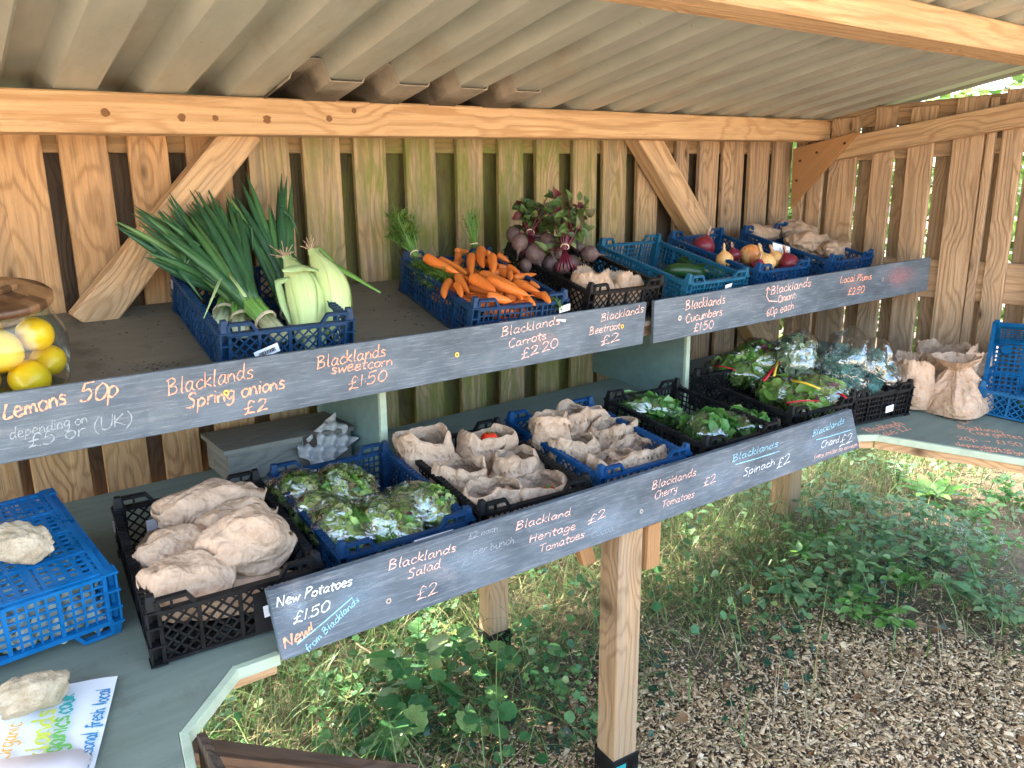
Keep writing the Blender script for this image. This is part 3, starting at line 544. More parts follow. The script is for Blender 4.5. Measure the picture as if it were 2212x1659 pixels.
# writing straight on the right wing of the counter
ST=lambda px,py:T(px,py)
for t,a,b,xh,w in (('Blacklands',(1880,935),(1955,917),.021,.004),('Kale £2',(1905,945),(1970,928),.021,.004),('Apples',(2040,898),(2085,890),.022,.003),('(cooking)',(2052,907),(2118,895),.020,.003),('£2',(2080,917),(2102,911),.022,.003),
        ('Blacklands',(2070,926),(2170,937),.020,.003),('Courgettes',(2098,938),(2212,950),.022,.0034),('20p > £1.50',(2070,950),(2212,966),.020,.003),('depending on',(2066,963),(2192,977),.018,.003),('how large',(2120,975),(2215,984),.016,.003)):
    write(lc,OC,t,ST,a,b,xh*1.15,M['corange'],w*1.45)

def smudge(bd,of,c,w,h,col,seed,k=.6):
    m,nt,b,out=newmat('chalk_smudge'); g=N_(nt); o=g.obj(); vm=g.n('ShaderNodeVectorMath',operation='LENGTH'); g.lk(g.scale(o,(2/w,1,2/h)),vm.inputs[0]); n=g.noise(g.scale(o,(8,30,30),(seed,0,0)),5,5,.7); n2=g.noise(g.scale(o,(1,1,1),(seed,1,0)),18,3,.6)
    a=g.math('MULTIPLY',g.mapr(g.math('ADD',vm.outputs['Value'],g.math('MULTIPLY',n2,.5)),1.15,.35),g.mapr(n,.3,.65)); b.inputs['Base Color'].default_value=(*col,1); b.inputs['Roughness'].default_value=.95
    t=g.n('ShaderNodeBsdfTransparent'); mx=g.n('ShaderNodeMixShader'); g.lk(g.math('MULTIPLY',a,k),mx.inputs[0]); g.lk(t.outputs[0],mx.inputs[1]); g.lk(b.outputs[0],mx.inputs[2]); g.lk(mx.outputs[0],out.inputs[0])
    q=MB(); q.add([(-w/2,0,-h/2),(w/2,0,-h/2),(w/2,0,h/2),(-w/2,0,h/2)],[(0,1,2,3)]); o=q.build('chalk_smudge',m,bd); o.location=c-of+Vector((0,-.0009,0)); return o
t_=math.atan2(tdir.y,tdir.x)
for px,w,h,col,k in ((1945,.26,.10,(.50,.22,.22),.75),(1850,.20,.08,(.45,.30,.30),.4),(1600,.30,.10,(.40,.44,.47),.35),(1710,.25,.09,(.40,.44,.47),.3)):
    c=SBP(px,650-.168*(px-1408)+38); o=smudge(b2,o2,c,w,h,col,px,k); o.rotation_euler=(0,0,t_); o.location=c-o2+Vector((tdir.y,-tdir.x,0)).normalized()*.0009
for px,py,w,h,col,k in ((120,930,.30,.09,(.40,.46,.47),.5),(330,900,.22,.09,(.38,.43,.45),.4),(850,800,.25,.09,(.38,.43,.45),.35),(1170,735,.16,.07,(.55,.36,.32),.5),(1310,715,.16,.08,(.42,.42,.44),.4)): smudge(b1,o1,S1(px,py),w,h,col,px,k)
for px,py,w,h,col,k in ((640,1310,.10,.11,(.36,.45,.52),.6),(760,1290,.16,.11,(.30,.42,.50),.45),(1010,1215,.22,.10,(.36,.46,.54),.4),(1300,1130,.2,.10,(.36,.46,.54),.5),(1560,1030,.22,.10,(.36,.46,.54),.4),(1760,960,.2,.10,(.34,.44,.54),.4)): smudge(b3,o3,S3(px,py),w,h,col,px,k)
# ================================================================== CRATES
CW,CL,CH=.29,.41,.095
_cc={}
def lattice(mb,o,ax,az,L,H,pat,th,nrm,sp=.0150,bw=.0036):
    """grid of bars filling the rectangle L x H in the plane (ax,az)"""
    if pat=='grid' or pat=='bars':
        n=max(1,round(L/sp)); 
        for i in range(1,n): mb.frame(o,ax,nrm,az,bw,th,H,L*i/n-bw/2,-th/2,0)
        if pat=='grid':
            k=max(1,round(H/sp))
            for j in range(1,k): mb.frame(o,az,nrm,ax,bw,th*.8,L,H*j/k-bw/2,-th*.4,0)
    else:
        s=sp*1.5; d=-H
        while d<L:
            for sg in (1,-1):
                # line x=d+t, z=t  (or H-t)
                t0=max(0,-d); t1=min(H,L-d)
                if t1-t0>.004:
                    p=o+ax*(d+t0)+az*(t0 if sg>0 else H-t0); q=o+ax*(d+t1)+az*(t1 if sg>0 else H-t1)
                    dd=(q-p).normalized(); mb.frame(p,dd.cross(nrm).normalized(),nrm,dd,bw,th*(.8 if sg>0 else .7),(q-p).length,-bw/2,-th*.4,0)
            d+=s
def crate_parts(pat,mat,w=CW,l=CL,h=CH):
    key=(pat,mat,w,l,h)
    if key in _cc: return _cc[key]
    Mx=M[mat]; X=Vector((1,0,0));Y=Vector((0,1,0));Z=Vector((0,0,1)); out=[]
    def end(sg):
        mb=MB(); y=sg*(l/2-.006); o=Vector((-w/2+.02,y,.004)); L=w-.04
        for xx in (0,L*.24,L*.5,L*.76,L): mb.frame(o,X,Y,Z,.006,.008,h-.006,xx-.003,-.004,0)
        mb.frame(o,Z,Y,X,.006,.010,L,0,-.005,0); mb.frame(o,Z,Y,X,.008,.013,L,h-.008-.004,-.0065,0)
        for k,(a,b) in enumerate(((0,.24),(.24,.5),(.5,.76),(.76,1))): lattice(mb,o+X*(L*a+.003)+Z*.006,X,Z,L*(b-a)-.006,h-.018,pat,.003,Y,.0145 if pat!='bars' else .013)
        for s2 in (-1,1):        # raised handle loops by the corners
            cx=s2*(w/2-.018); a=Vector((cx,y,h-.006)); mb.beam(a,a+Z*.024,.006,.009,Y); mb.beam(a+Z*.024,a+Z*.024-X*s2*.046,.006,.011,Y); mb.beam(a+Z*.025-X*s2*.044,a-X*s2*.060,.006,.009,Y); mb.beam(a-X*s2*.022,a+Z*.024-X*s2*.022,.004,.005,Y)
        return mb
    def side(sg):
        mb=MB(); x=sg*(w/2-.006); o=Vector((x,-l/2+.02,.004)); L=l-.04; n=5
        for i in range(n+1): mb.frame(o,Y,X,Z,.007,.009,h-.004,L*i/n-.0035,-.0045,0)
        mb.frame(o,Z,X,Y,.006,.010,L,0,-.005,0); mb.frame(o,Z,X,Y,.010,.014,L,h-.004-.010,-.007,0)
        for i in range(n): lattice(mb,o+Y*(L*i/n+.0035)+Z*.006,Y,Z,L/n-.007,h-.02,pat if pat!='bars' else 'grid',.003,X)
        for i in range(26): mb.frame(o,Y,X,Z,.008,.0146,.0022,L*(i+.5)/26-.004,-.0073,h-.0042)
        return mb
    def corner(sx,sy):
        mb=MB(); x=sx*(w/2-.011); y=sy*(l/2-.013)
        mb.frame(Vector((x,y,0)),X,Y,Z,.003,.024,h+.004,-sx*.010-.0015,-.012,.002); mb.frame(Vector((x,y,0)),X,Y,Z,.022,.003,h+.004,-.011,-sy*.010-.0015,.002)
        mb.frame(Vector((x,y,0)),X,Y,Z,.003,.022,h+.003,sx*.009-.0015,-.011,.002)
        for z in (.002,h*.36,h*.7,h-.002): mb.frame(Vector((x,y,0)),X,Y,Z,.026,.028,.0034,-.013,-.014,z)
        vs=[(x+i*a,y+j*b,z) for z,a,b in ((h+.0015,.009,.010),(h+.026,.0055,.006)) for i,j in ((-1,-1),(1,-1),(1,1),(-1,1))]
        mb.add(vs,[(3,2,1,0),(4,5,6,7),(0,1,5,4),(1,2,6,5),(2,3,7,6),(3,0,4,7)]); return mb
    def base():
        mb=MB(); o=Vector((-w/2+.01,-l/2+.01,.004)); W=w-.02;L=l-.02
        lattice(mb,o,X,Y,W,L,'diamond' if pat!='grid' else 'grid',.003,Z,.018,.0065)
        for f in (.02,.33,.5,.67,.98): mb.frame(o,X,Z,Y,.008,.005,L,W*f-.004,-.0025,0)
        for f in (.01,.25,.5,.75,.99): mb.frame(o,Y,Z,X,.008,.0048,W,L*f-.004,-.0024,0)
        mb.tube([(w/2-.05,l/2-.05,.003),(w/2-.05,l/2-.05,.014)],.018,14); mb.tube([(-w/2+.05,l/2-.05,.003),(-w/2+.05,l/2-.05,.014)],.018,14)
        return mb
    for nm,fn,args in [('base',base,())]+[('end_panel',end,(s,)) for s in (-1,1)]+[('side_panel',side,(s,)) for s in (-1,1)]+[('corner_post',corner,(a,b)) for a in (-1,1) for b in (-1,1)]:
        o=fn(*args).build(nm,Mx); me=o.data; bpy.data.objects.remove(o); out.append((nm,me))
    _cc[key]=out; return out
def crate(label,pat,mat,x,y,th,surf='l',z=None,rot=None,h=CH,w=CW,l=CL,group='stacking vegetable crates'):
    if rot is None:
        n=Vector((-TB,-TC,1)) if surf=='l' else Vector((-UB,-UC,1)); n.normalize()
        z=(tz(x,y) if surf=='l' else uz(x,y))+.0015; ax=Vector((math.cos(th),math.sin(th),0)); ax=(ax-n*ax.dot(n)).normalized(); ay=n.cross(ax); m=Matrix((ax,ay,n)).transposed()
    else: m=rot
    o=empty('vegetable_crate',(x,y,z),label,'crate',group); o.rotation_euler=m.to_euler()
    o['_']=0; del o['_']
    for nm,me in crate_parts(pat,mat,w,l,h): link(nm,me,o)
    o_m=Matrix.Translation(Vector((x,y,z)))@m.to_4x4(); return o,o_m
K={}
K['spring'],mS=crate('blue crate holding spring onions and sweetcorn, upper shelf, far left','diamond','navy',.609,1.775,-.036,'u')
K['carrot'],mC=crate('blue square-mesh crate heaped with orange carrots','grid','navy',1.203,1.732,-.073,'u')
K['beet'],mB=crate('black crate of beetroot, between the carrots and the cucumber crate','diamond','black',1.576,1.74,-.02,'u')
K['cucumber'],mU=crate('faded light blue nearly empty crate with cucumbers','grid','sky',1.945,1.716,-.006,'u')
K['onion'],mO=crate('blue crate of loose red and golden onions','diamond','blue',2.311,1.732,-.015,'u')
K['plum'],mP=crate('blue crate of crumpled paper bags above the Local Plums sign','diamond','blue',2.735,1.732,.006,'u')
K['potato'],mQ=crate('black crate filled with closed potato bags, front left of the counter','diamond','black',.362,1.419,-.079,h=.102)
K['salad'],mA=crate('blue crate with bags of mixed salad leaves','grid','navy',.682,1.419,-.054)
K['heritage'],mH=crate('black crate full of open bags, above Heritage Tomatoes','bars','black',.996,1.404,-.091)
K['cherry'],mY=crate('blue crate full of open bags of cherry tomatoes','diamond','blue',1.323,1.397,-.081)
K['spinach'],mN=crate('black crate with three clear bags of spinach and bare floor','grid','black',1.674,1.378,-.085)
K['chard'],mD=crate('black crate overflowing with bagged rainbow chard','diamond','black',2.07,1.385,-.11)
K['kale'],mK=crate('black crate under the bags of dark kale, right end of its row','grid','black',2.375,1.36,-.16)
# upturned crate at left, on an egg tray
nT=Vector((-TB,-TC,1)).normalized()
axx=Vector((math.cos(.10),math.sin(.10),0)); axx=(axx-nT*axx.dot(nT)).normalized(); ayy=nT.cross(axx)
# upside down: flip about local y
mm=Matrix((-axx,ayy,-nT)).transposed()
uc=Vector((.002,1.525,0)); uc.z=tz(uc.x,uc.y)+.124
K['upturned'],_=crate('bright translucent blue crate turned upside down, with a stone on top','grid','bright',uc.x,uc.y,0,z=uc.z,rot=mm,h=.098,w=.33,l=.40)
# tilted crate at right edge
rr_=Matrix.Rotation(R_(-14),3,'Z')@Matrix.Rotation(R_(38),3,'Y')
K['tilted'],mR=crate('mid blue crate tipped up on its side at the right edge','grid','mid',3.0,.90,0,z=.86,rot=Matrix.Rotation(R_(18),3,'Z')@Matrix.Rotation(R_(-48),3,'Y'),h=.105)
K['rightflat'],_=crate('mid blue crate lying flat under the tipped crate at the right edge','diamond','mid',2.89,.87,.25,h=.085)
# ---- crate tags
def tagcard(parent,mw,p,sx,sz,rot=0,lines=True,name='label_card'):
    """white card on the front end panel, local coordinates"""
    c,s=math.cos(rot),math.sin(rot); mb=MB(); o=Vector(p); mb.frame(o,Vector((c,0,s)),Vector((0,1,0)),Vector((-s,0,c)),sx,.0012,sz,-sx/2,0,-sz/2); t=mb.build(name,M['white_label'],parent)
    if lines:
        mb=MB(); r=random.Random(3); x=-sx*.32
        while x<sx*.32:
            w=r.choice((.0006,.0012,.0018)); mb.frame(o,Vector((c,0,s)),Vector((0,1,0)),Vector((-s,0,c)),w,.0006,sz*.42,x,-.0009,-sz*.22); x+=w+r.choice((.0008,.0014))
        mb.build('barcode',M['ink'],t)
tagcard(K['spring'],mS,(-.055,-CL/2-.012,.052),.052,.020,R_(18)); tagcard(K['spring'],mS,(-.048,-CL/2-.009,.028),.022,.026,R_(3))
tagcard(K['potato'],mQ,(.055,-CL/2-.012,.055),.045,.022,R_(4)); mb=MB(); mb.box((.018,-CL/2-.006,.01),(.095,-CL/2-.004,.09)); mb.build('blank_plate',M['black'],K['potato'])
tagcard(K['potato'],mQ,(-.075,CL/2-.018,.05),.028,.032,0,False)
tagcard(K['salad'],mA,(.045,-CL/2-.012,.082),.085,.024,R_(0),False); 
tagcard(K['carrot'],mC,(.125,-CL/2-.012,.078),.034,.018,R_(10),False); tagcard(K['carrot'],mC,(.118,-CL/2-.012,.035),.030,.026,R_(-8),False)
tagcard(K['kale'],mK,(.02,-CL/2-.012,.045),.035,.022,R_(5),False)
tagcard(K['cucumber'],mU,(.035,-CL/2-.010,.075),.03,.012,R_(8),False)
for k in ('spring','beet','potato','salad'):      # little clear clips on the rear left corners
    mb=MB(); mb.box((-CW/2-.003,CL/2-.030,.062),(-CW/2-.0005,CL/2-.018,.082)); mb.build('clip',M['zinc'],K[k])
# ================================================================== PAPER BAGS
def crumple(p,seed,amp=.009,sc=1.0):
    """creased paper: broad panels broken by long sharp ridges and valleys"""
    s=Vector((seed*3.17,seed*1.31,seed*2.7)); q=p*sc; a=0
    for f,w in ((7,1.6),(-10,1.6),(17,.8),(-23,.7),(40,.25),(-50,.2)):
        n=abs(noise.noise(q*abs(f)+s*(1+f*.1))); a+=w*(n-.22)*(1 if f>0 else -1)
    return a*amp*1.45
def paperbag(name,loc,w,d,h,rz=0,mode='open',seed=1,label='',group=None,cuff=.03,lean=(0,0),normal=None,parts=None,cat='paper bag'):
    loc=Vector(loc); U_=112; rows=[]
    if mode=='open':
        for t in np.linspace(0,1,5)[:-1]: rows.append((0.0,.25+.75*t,0))
        for t in np.linspace(0,1,30): rows.append((t*h,1.0+.14*math.sin(PI*min(1,t*1.25))-.12*max(0,t-.55)/.45,0))
        for t in np.linspace(0,1,9)[1:]: rows.append((h-(cuff*t) + .004*math.sin(PI*t),.93+.13*t**.6,1+t))
    elif mode=='torn':
        for t in np.linspace(0,1,5)[:-1]: rows.append((0.0,.25+.75*t,0))
        for t in np.linspace(0,1,36): rows.append((t*h,1.0+.10*math.sin(PI*t)-.05*t,t))
    elif mode=='pillow':
        for t in np.linspace(0,1,60): a=PI*(t-.5); rows.append((math.sin(a),max(.015,math.cos(a))**.75,0))
    elif mode=='knot':
        for t in np.linspace(0,1,5)[:-1]: rows.append((0.0,.25+.75*t,0))
        for t in np.linspace(0,1,20): rows.append((t*h*.8,(1.0+.05*math.sin(PI*t))*(1-t**2.2)+.24*t**2.2,0))
        for t in np.linspace(0,1,8)[1:]: rows.append((h*.8+h*.22*t,.24+.34*t,0))
    V=[];n=len(rows); rr=random.Random(seed); ph=[rr.uniform(0,6.28) for _ in range(4)]; teeth=56
    for j,(z,r,k) in enumerate(rows):
        for i in range(U_):
            a=2*PI*i/U_; ex=.62; c,s=math.cos(a),math.sin(a); x=abs(c)**ex*math.copysign(1,c)*w/2; y=abs(s)**ex*math.copysign(1,s)*d/2
            wob=1+.09*math.sin(2*a+ph[0])+.06*math.sin(3*a+ph[1])*min(1,z/h*1.3)
            zz=z; rad=r*wob
            if mode in('open','torn'): zz+= (z/h)**2*(.07*h*math.sin(2*a+ph[2])+.05*h*math.sin(3*a+ph[3])+.02*h*math.sin(7*a+ph[0]))
            if mode=='open' and j==n-1: zz+=(.0045 if (i%4)<2 else -.003)
            if mode=='torn' and j==n-1: zz+=(.003 if (i%2) else -.003)
            if mode=='pillow':      # poles at the two ends, flat underneath
                e=.92+.08*math.sin(3*a+ph[0]); x=z*w/2*e; y=math.cos(a)*d/2*r*(1+.1*math.sin(z*3+ph[1])); zz=h*.5+math.sin(a)*h*.5*r*(1+.12*math.sin(z*4+ph[2])); 
                if abs(z)>.9: zz+=.15*h*math.sin(5*a+ph[3])*(abs(z)-.9)*5
                p=Vector((x,y,zz)); nd=Vector((x*.35,y,(zz-h/2)*1.3)).normalized(); rad=1
            else:
                p=Vector((x*rad,y*rad,zz)); nd=Vector((x*r,y*r,0)).normalized()
            top=min(1,z/h*2.2); am=crumple(Vector((x*.45,y,zz)) if mode=='pillow' else Vector((x,y,zz*.6)),seed,.0105,1.0)
            if mode=='pillow': top=1; am*=1.15
            p+=nd*am*(.25+.75*top)+Vector((0,0,am*.5*top))
            if mode=='knot' and z>h*.45: p+=nd*(.006*(1-abs(z/h-.75)))*abs(math.sin(4.5*a+ph[1]+z*14))
            p.x+=lean[0]*z; p.y+=lean[1]*z
            if p.z<0: p.z*=.1
            V.append(p)
    F=[(j*U_+i,j*U_+(i+1)%U_,(j+1)*U_+(i+1)%U_,(j+1)*U_+i) for j in range(n-1) for i in range(U_)]
    m=Matrix.Rotation(rz,3,'Z')
    if normal is not None: m=Vector((0,0,1)).rotation_difference(Vector(normal)).to_matrix()@m
    o=npmesh(name,[m@v for v in V],F,M['paper'],smooth=False)
    o.data.polygons.foreach_set('use_smooth',[True]*len(o.data.polygons)); o.data.set_sharp_from_angle(angle=R_(9))
    o.location=loc; tag(o,label,cat,group); return o
nU=Vector((-UB,-UC,1)).normalized(); nL=nT
def at_l(mat,x,y,z=.006): return mat@Vector((x,y,z))
# potatoes (closed pillows)
gp_='closed brown paper bags of new potatoes'
for i,(x,y,z,w,d,h,rz,lb) in enumerate(((-.068,-.125,.035,.120,.105,.090,.15,'crumpled potato bag in the front left corner of its crate'),
  (-.065,-.025,.045,.130,.115,.090,-.1,'pleated potato bag below the twisted neck, left side of the crate'),
  (.025,.110,.055,.205,.125,.095,.12,'broad smooth potato bag at the back of the crate'),
  (.055,.025,.060,.160,.110,.085,.2,'potato bag squeezed between the back one and the large front one'),
  (.050,-.085,.050,.165,.130,.105,.12,'large potato bag at the front right of the crate'),
  (.02,-.12,.006,.20,.11,.06,.05,'lowest potato bag showing through the front mesh'),(-.02,.10,.006,.20,.14,.06,.05,'potato bag buried at the bottom back of the crate'))):
    p=mQ@Vector((x,y,z)); paperbag('paper_bag',p,w,d,h,rz-.08,'pillow',20+i,lb,gp_)
p=T(368,1165,.085); paperbag('paper_bag',p-Vector((0.0,0,.05)),.075,.055,.085,.6,'knot',31,'small twisted potato bag neck standing up at the left of the crate',gp_,lean=(.1,-.5))
# heritage tomatoes
gh='open paper bags with folded zigzag rims'
def openbags(lst,group,S0):
    for i,(mt,x,y,w,d,h,rz,ln,cf,lb) in enumerate(lst):
        p=mt@Vector((x,y,.006)); paperbag('paper_bag',p,w*1.13,d*1.13,h*.90,rz,'open',S0+i,lb,group,cf,(ln[0]*1.6,ln[1]*1.6))
openbags([(mH,-.078,.115,.115,.10,.150,-.35,(-.15,.05),.035,'tall puffy paper bag rising above the back left of the heritage crate'),
 (mH,.055,.095,.105,.085,.135,-.1,(0,0),.032,'upright bag with a red tomato in its mouth, back right of the heritage crate'),
 (mH,-.070,.005,.105,.085,.120,.1,(-.05,-.1),.026,'half-open bag with saw-tooth rim at the left of the heritage crate'),
 (mH,.060,-.015,.115,.075,.120,.35,(.05,0),.032,'wide bag with a pointed right corner in the middle of the heritage crate'),
 (mH,-.060,-.115,.105,.085,.110,.15,(-.05,-.1),.030,'slouching bag in the front left corner of the heritage crate'),
 (mH,.055,-.120,.125,.095,.090,.05,(.0,0),.020,'low wide-mouthed bag with tomatoes, front right of the heritage crate')],gh,40)
openbags([(mY,-.075,.085,.095,.095,.145,.9,(-.1,0),.018,'bag gaping to the left, back left of the cherry tomato crate'),
 (mY,.045,.110,.120,.095,.135,.2,(.0,0),.030,'round upright bag with rolled rim, back of the cherry tomato crate'),
 (mY,-.060,-.005,.105,.080,.115,-.45,(-.05,-.1),.028,'slanting bag in the middle left of the cherry tomato crate'),
 (mY,.075,.010,.105,.080,.115,.4,(.1,0),.026,'bag with high pointed rim, right side of the cherry tomato crate'),
 (mY,-.045,-.115,.100,.080,.100,.1,(0,-.1),.022,'small crushed bag in the front left of the cherry tomato crate'),
 (mY,.065,-.105,.125,.090,.095,.2,(0,0),.018,'low bag with a single red tomato, front right of the cherry tomato crate')],'open paper bags of cherry tomatoes',60)
def tomato(p,r,lb,seed):
    bm=bmesh.new(); bmesh.ops.create_uvsphere(bm,u_segments=20,v_segments=12,radius=r)
    for v in bm.verts: v.co*=1+.04*math.cos(5*math.atan2(v.co.y,v.co.x))*max(0,v.co.z/r); v.co.z*=.85; v.co.z-=.2*r*math.exp(-((v.co.x**2+v.co.y**2)/(r*r*.08))) if v.co.z>0 else 0
    me=bpy.data.meshes.new('tomato'); bm.to_mesh(me); bm.free(); me.materials.append(M['tomato']); me.polygons.foreach_set('use_smooth',[True]*len(me.polygons))
    o=link('tomato',me); o.location=p; tag(o,lb,'tomato'); mb=MB()
    for k in range(5): a=k*1.257+seed; mb.strip([(0,0,r*.68),(math.cos(a)*r*.35,math.sin(a)*r*.35,r*.82),(math.cos(a)*r*.75,math.sin(a)*r*.75,r*.70)],[.004,.003,.0005],(0,0,1))
    mb.tube([(0,0,r*.66),(.002,0,r*1.1)],.0016,6); mb.build('stalk',M['stemgreen'],o)
M['tomato']=simple('tomato_skin',(.62,.03,.012),.22,.5,.25,30); M['stemgreen']=simple('green_stem',(.09,.20,.04),.5,.4,.3,60)
for (mt,x,y,z,r,lb) in ((mH,.050,.090,.115,.022,'ripe tomato in the upright bag at the back of the heritage crate'),(mH,.080,-.128,.055,.022,'tomato deep in the low front bag of the heritage crate'),(mH,.048,-.115,.052,.02,'second tomato in the low front bag of the heritage crate'),
   (mY,.060,-.118,.062,.019,'single tomato in the low front bag of the cherry crate'),(mY,.09,.015,.055,.017,'tomato hidden in the pointed bag of the cherry crate')):
    tomato(mt@Vector((x,y,z)),r,lb,x*40)
# plum bags, beet bags, right bags
for i,(px,py,w,d,h,rz,lb) in enumerate(((1640,500,.19,.11,.06,-.2,'flat crushed bag at the back left of the plum crate'),(1715,497,.24,.16,.10,.1,'big rounded bag at the back of the plum crate'),(1745,522,.24,.14,.075,-.1,'creased bag in the middle of the plum crate'),(1800,536,.20,.12,.07,.1,'thin wrinkled bag at the front right of the plum crate'),(1770,548,.17,.09,.06,.0,'lowest bag at the front of the plum crate'))):
    p=U(px,py,.085 if i<4 else .05); paperbag('paper_bag',p-Vector((0,0,h*.6)),w,d,h,rz,'pillow',80+i,lb,'crumpled bags in the plum crate',normal=nU)
for i,(x,y,w,d,h,rz,ln,lb) in enumerate(((-.055,-.125,.125,.095,.115,.2,(0,-.1),'torn-open bag of beetroot at the front left of the black crate'),(.065,-.12,.105,.09,.095,-.2,(.1,0),'smaller open beetroot bag at the front right of the black crate'))):
    p=mB@Vector((x,y,.006)); paperbag('paper_bag',p,w,d,h,rz,'torn',90+i,lb,'open bags of beetroot',0,ln)
for i,(px,py,w,d,h,rz,mode,ln,lb) in enumerate(((2035,850,.25,.17,.165,.1,'torn',(0,0),'crumpled open bag at the back of the group by the side wall'),(2072,846,.20,.15,.15,-.2,'torn',(0,0),'wide open bag at the back right, beside the tipped blue crate'),(1965,868,.19,.15,.150,.3,'torn',(0,0),'bag pressed against the kale crate'),(2065,880,.29,.19,.175,.05,'knot',(-.25,0),'big front bag with gathered neck on the right wing'))):
    p=T(px,py,.001); paperbag('paper_bag',p,w,d,h,rz,mode,100+i,lb,'brown bags standing on the right wing of the counter',0,ln)
# ================================================================== VEGETABLES
def skin_obj(name,vf,ff,mat,loc,smooth=True,parent=None):
    o=npmesh(name,vf,ff,mat,parent,smooth); o.location=loc; return o
def carrotmat():
    m,nt,b,out=newmat('carrot_skin'); g=N_(nt); wc=g.attr('wc'); n=g.noise(g.scale(wc,(1,1,1)),28,5,.7); r=g.noise(g.scale(wc,(.4,.4,5)),60,3,.6); n3=g.noise(wc,9,3,.6)
    c=g.mix(g.mapr(n3,.35,.7),(.72,.20,.035),(.60,.14,.022)); c=g.mix(g.mapr(r,.55,.72,0,.4),c,(.40,.09,.015)); c=g.mix(g.mapr(n,.58,.75,0,.55),c,(.22,.10,.04)); g.lk(c,b.inputs['Base Color']); b.inputs['Roughness'].default_value=.45; b.inputs['Specular IOR Level'].default_value=.4
    b.inputs['Subsurface Weight'].default_value=.06; b.inputs['Subsurface Radius'].default_value=(.01,.004,.001); g.bump(b,r,.5,.0012); return m
M['carrot']=carrotmat()
def carrot(a,b,r,lb,seed):
    a=Vector(a);b=Vector(b); rr=random.Random(seed); L=(b-a).length; side=(b-a).cross(Vector((0,0,1))).normalized(); bend=rr.uniform(-.06,.06)*L
    pts=[];rad=[]
    prof_=((0,.45),(.02,.82),(.06,1.0),(.2,1.0),(.4,.92),(.6,.80),(.78,.62),(.9,.42),(.97,.2),(1.0,.06))
    for t,q in prof_: pts.append(a.lerp(b,t)+side*bend*4*t*(1-t)+Vector((0,0,-.0*t))); rad.append(r*q*rr.uniform(.95,1.05))
    if rr.random()<.6: pts.append(b+(b-a).normalized()*L*.14+side*rr.uniform(-.008,.008)+Vector((0,0,.004))); rad.append(.0005)
    mb=MB(a); mb.tube(pts,rad,14); o=mb.build('carrot',M['carrot'],None,True); o.location=a; tag(o,lb,'carrot','heap of loose carrots'); return o
def cpx(cx,cy): return 822.9+cx*.2976,438.9+cy*.2976
CA=[(322,392,570,512,60),(425,405,625,515,42),(330,455,485,520,36),(548,345,640,352,36),(560,372,553,435,46),(660,385,655,520,58),(728,335,745,470,62),(802,385,810,508,60),(845,372,932,430,42),(765,358,818,385,40),(845,462,935,472,40),(925,462,1008,512,42),
(880,500,908,538,44),(930,505,938,562,42),(965,545,1130,515,42),(728,515,992,605,58),(660,540,832,645,70),(770,562,1070,668,72),(640,600,862,662,52),(560,535,640,652,54),(500,570,462,690,52),(545,590,582,682,42),(605,545,705,605,36),(975,575,1150,645,56),(1085,580,1155,615,38),(770,680,948,712,60),(1050,680,1122,742,44),(985,640,1030,700,42),(1100,640,1180,690,46),(1180,660,1230,725,42)]
wv='thick slim long stubby knobbly tapering curved small straight bright'.split()
n0=0
for i,(x0,y0,x1,y1,w) in enumerate(CA):
    p0=cpx(x0,y0);p1=cpx(x1,y1); lev=.125 if i in (0,6,7,15,16,17) else (.112 if i%2 else .100)
    a=U(*p0,lev+.012*(1 if y0<450 else 0)); b=U(*p1,lev-.004)
    if (b-a).length>.17: b=a+(b-a).normalized()*.17
    row='back' if y0<400 else ('middle' if y0<560 else 'front'); sd='left' if x0<640 else ('centre' if x0<860 else 'right')
    nm={0:'long thick carrot lying at the back left of the heap, next to the leafy tops',6:'fat carrot pointing down below the upright green tops',14:'carrot with a long thread root at the right of the heap',16:'largest blunt carrot in the middle of the heap',17:'long fat carrot with a dark blemish, front right of the heap',20:'short carrot hanging over the left rim of the crate',25:'thick carrot lying across the front rim'}.get(i,'%s carrot at the %s %s of the heap'%(wv[i%10],row,sd))
    carrot(a,b,w*.2976/1662*2.05*.5*1.28,nm,i)
for i in range(34):     # buried carrots seen through the mesh
    rr=random.Random(900+i); x=rr.uniform(-.115,.115); y=rr.uniform(-.18,.16); z=rr.choice((.02,.045,.07,.09)); an=rr.uniform(0,6.28); a=mC@Vector((x,y,z)); l_=.06
    xe=max(-.122,min(.122,x+l_*1.3*math.cos(an))); ye=max(-.185,min(.185,y+l_*1.3*math.sin(an))); b=mC@Vector((xe,ye,z))
    if (b-a).length<.04: continue
    carrot(a,b,rr.uniform(.011,.015),'buried carrot seen only through the mesh of its crate',500+i)
# carrot tops
def stems(name,base,dirv,n,L,spread,mat,r0,label,cat,seed,leaf=0,bend=.15,group=None,band=True):
    rr=random.Random(seed); base=Vector(base); d0=Vector(dirv).normalized(); o=empty(name,base,label,cat,group); mb=MB(base)
    lv=[]
    for i in range(n):
        d=(d0+Vector((rr.gauss(0,spread),rr.gauss(0,spread),rr.gauss(0,spread)))).normalized(); l=L*rr.uniform(.65,1.1); s=Vector((rr.uniform(-1,1),rr.uniform(-1,1),0))*bend*l
        p0=base+Vector((rr.uniform(-1,1),rr.uniform(-1,1),0))*.006; pts=[p0,p0+d*l*.4,p0+d*l*.75+s*.3,p0+d*l+s*.7]; mb.tube(pts,[r0,r0*.9,r0*.7,r0*.3],5); lv.append(pts)
    mb.build('stems',mat,o,True)
    if band: 
        mb=MB(base); c=base+d0*.012; u=d0.orthogonal().normalized(); v=d0.cross(u); mb.tube([c+(u*math.cos(a)+v*math.sin(a))*.011 for a in np.linspace(0,2*PI,14)],.0018,6,False); mb.build('rubber_band',M['rubber'],o,True)
    return o,lv,rr
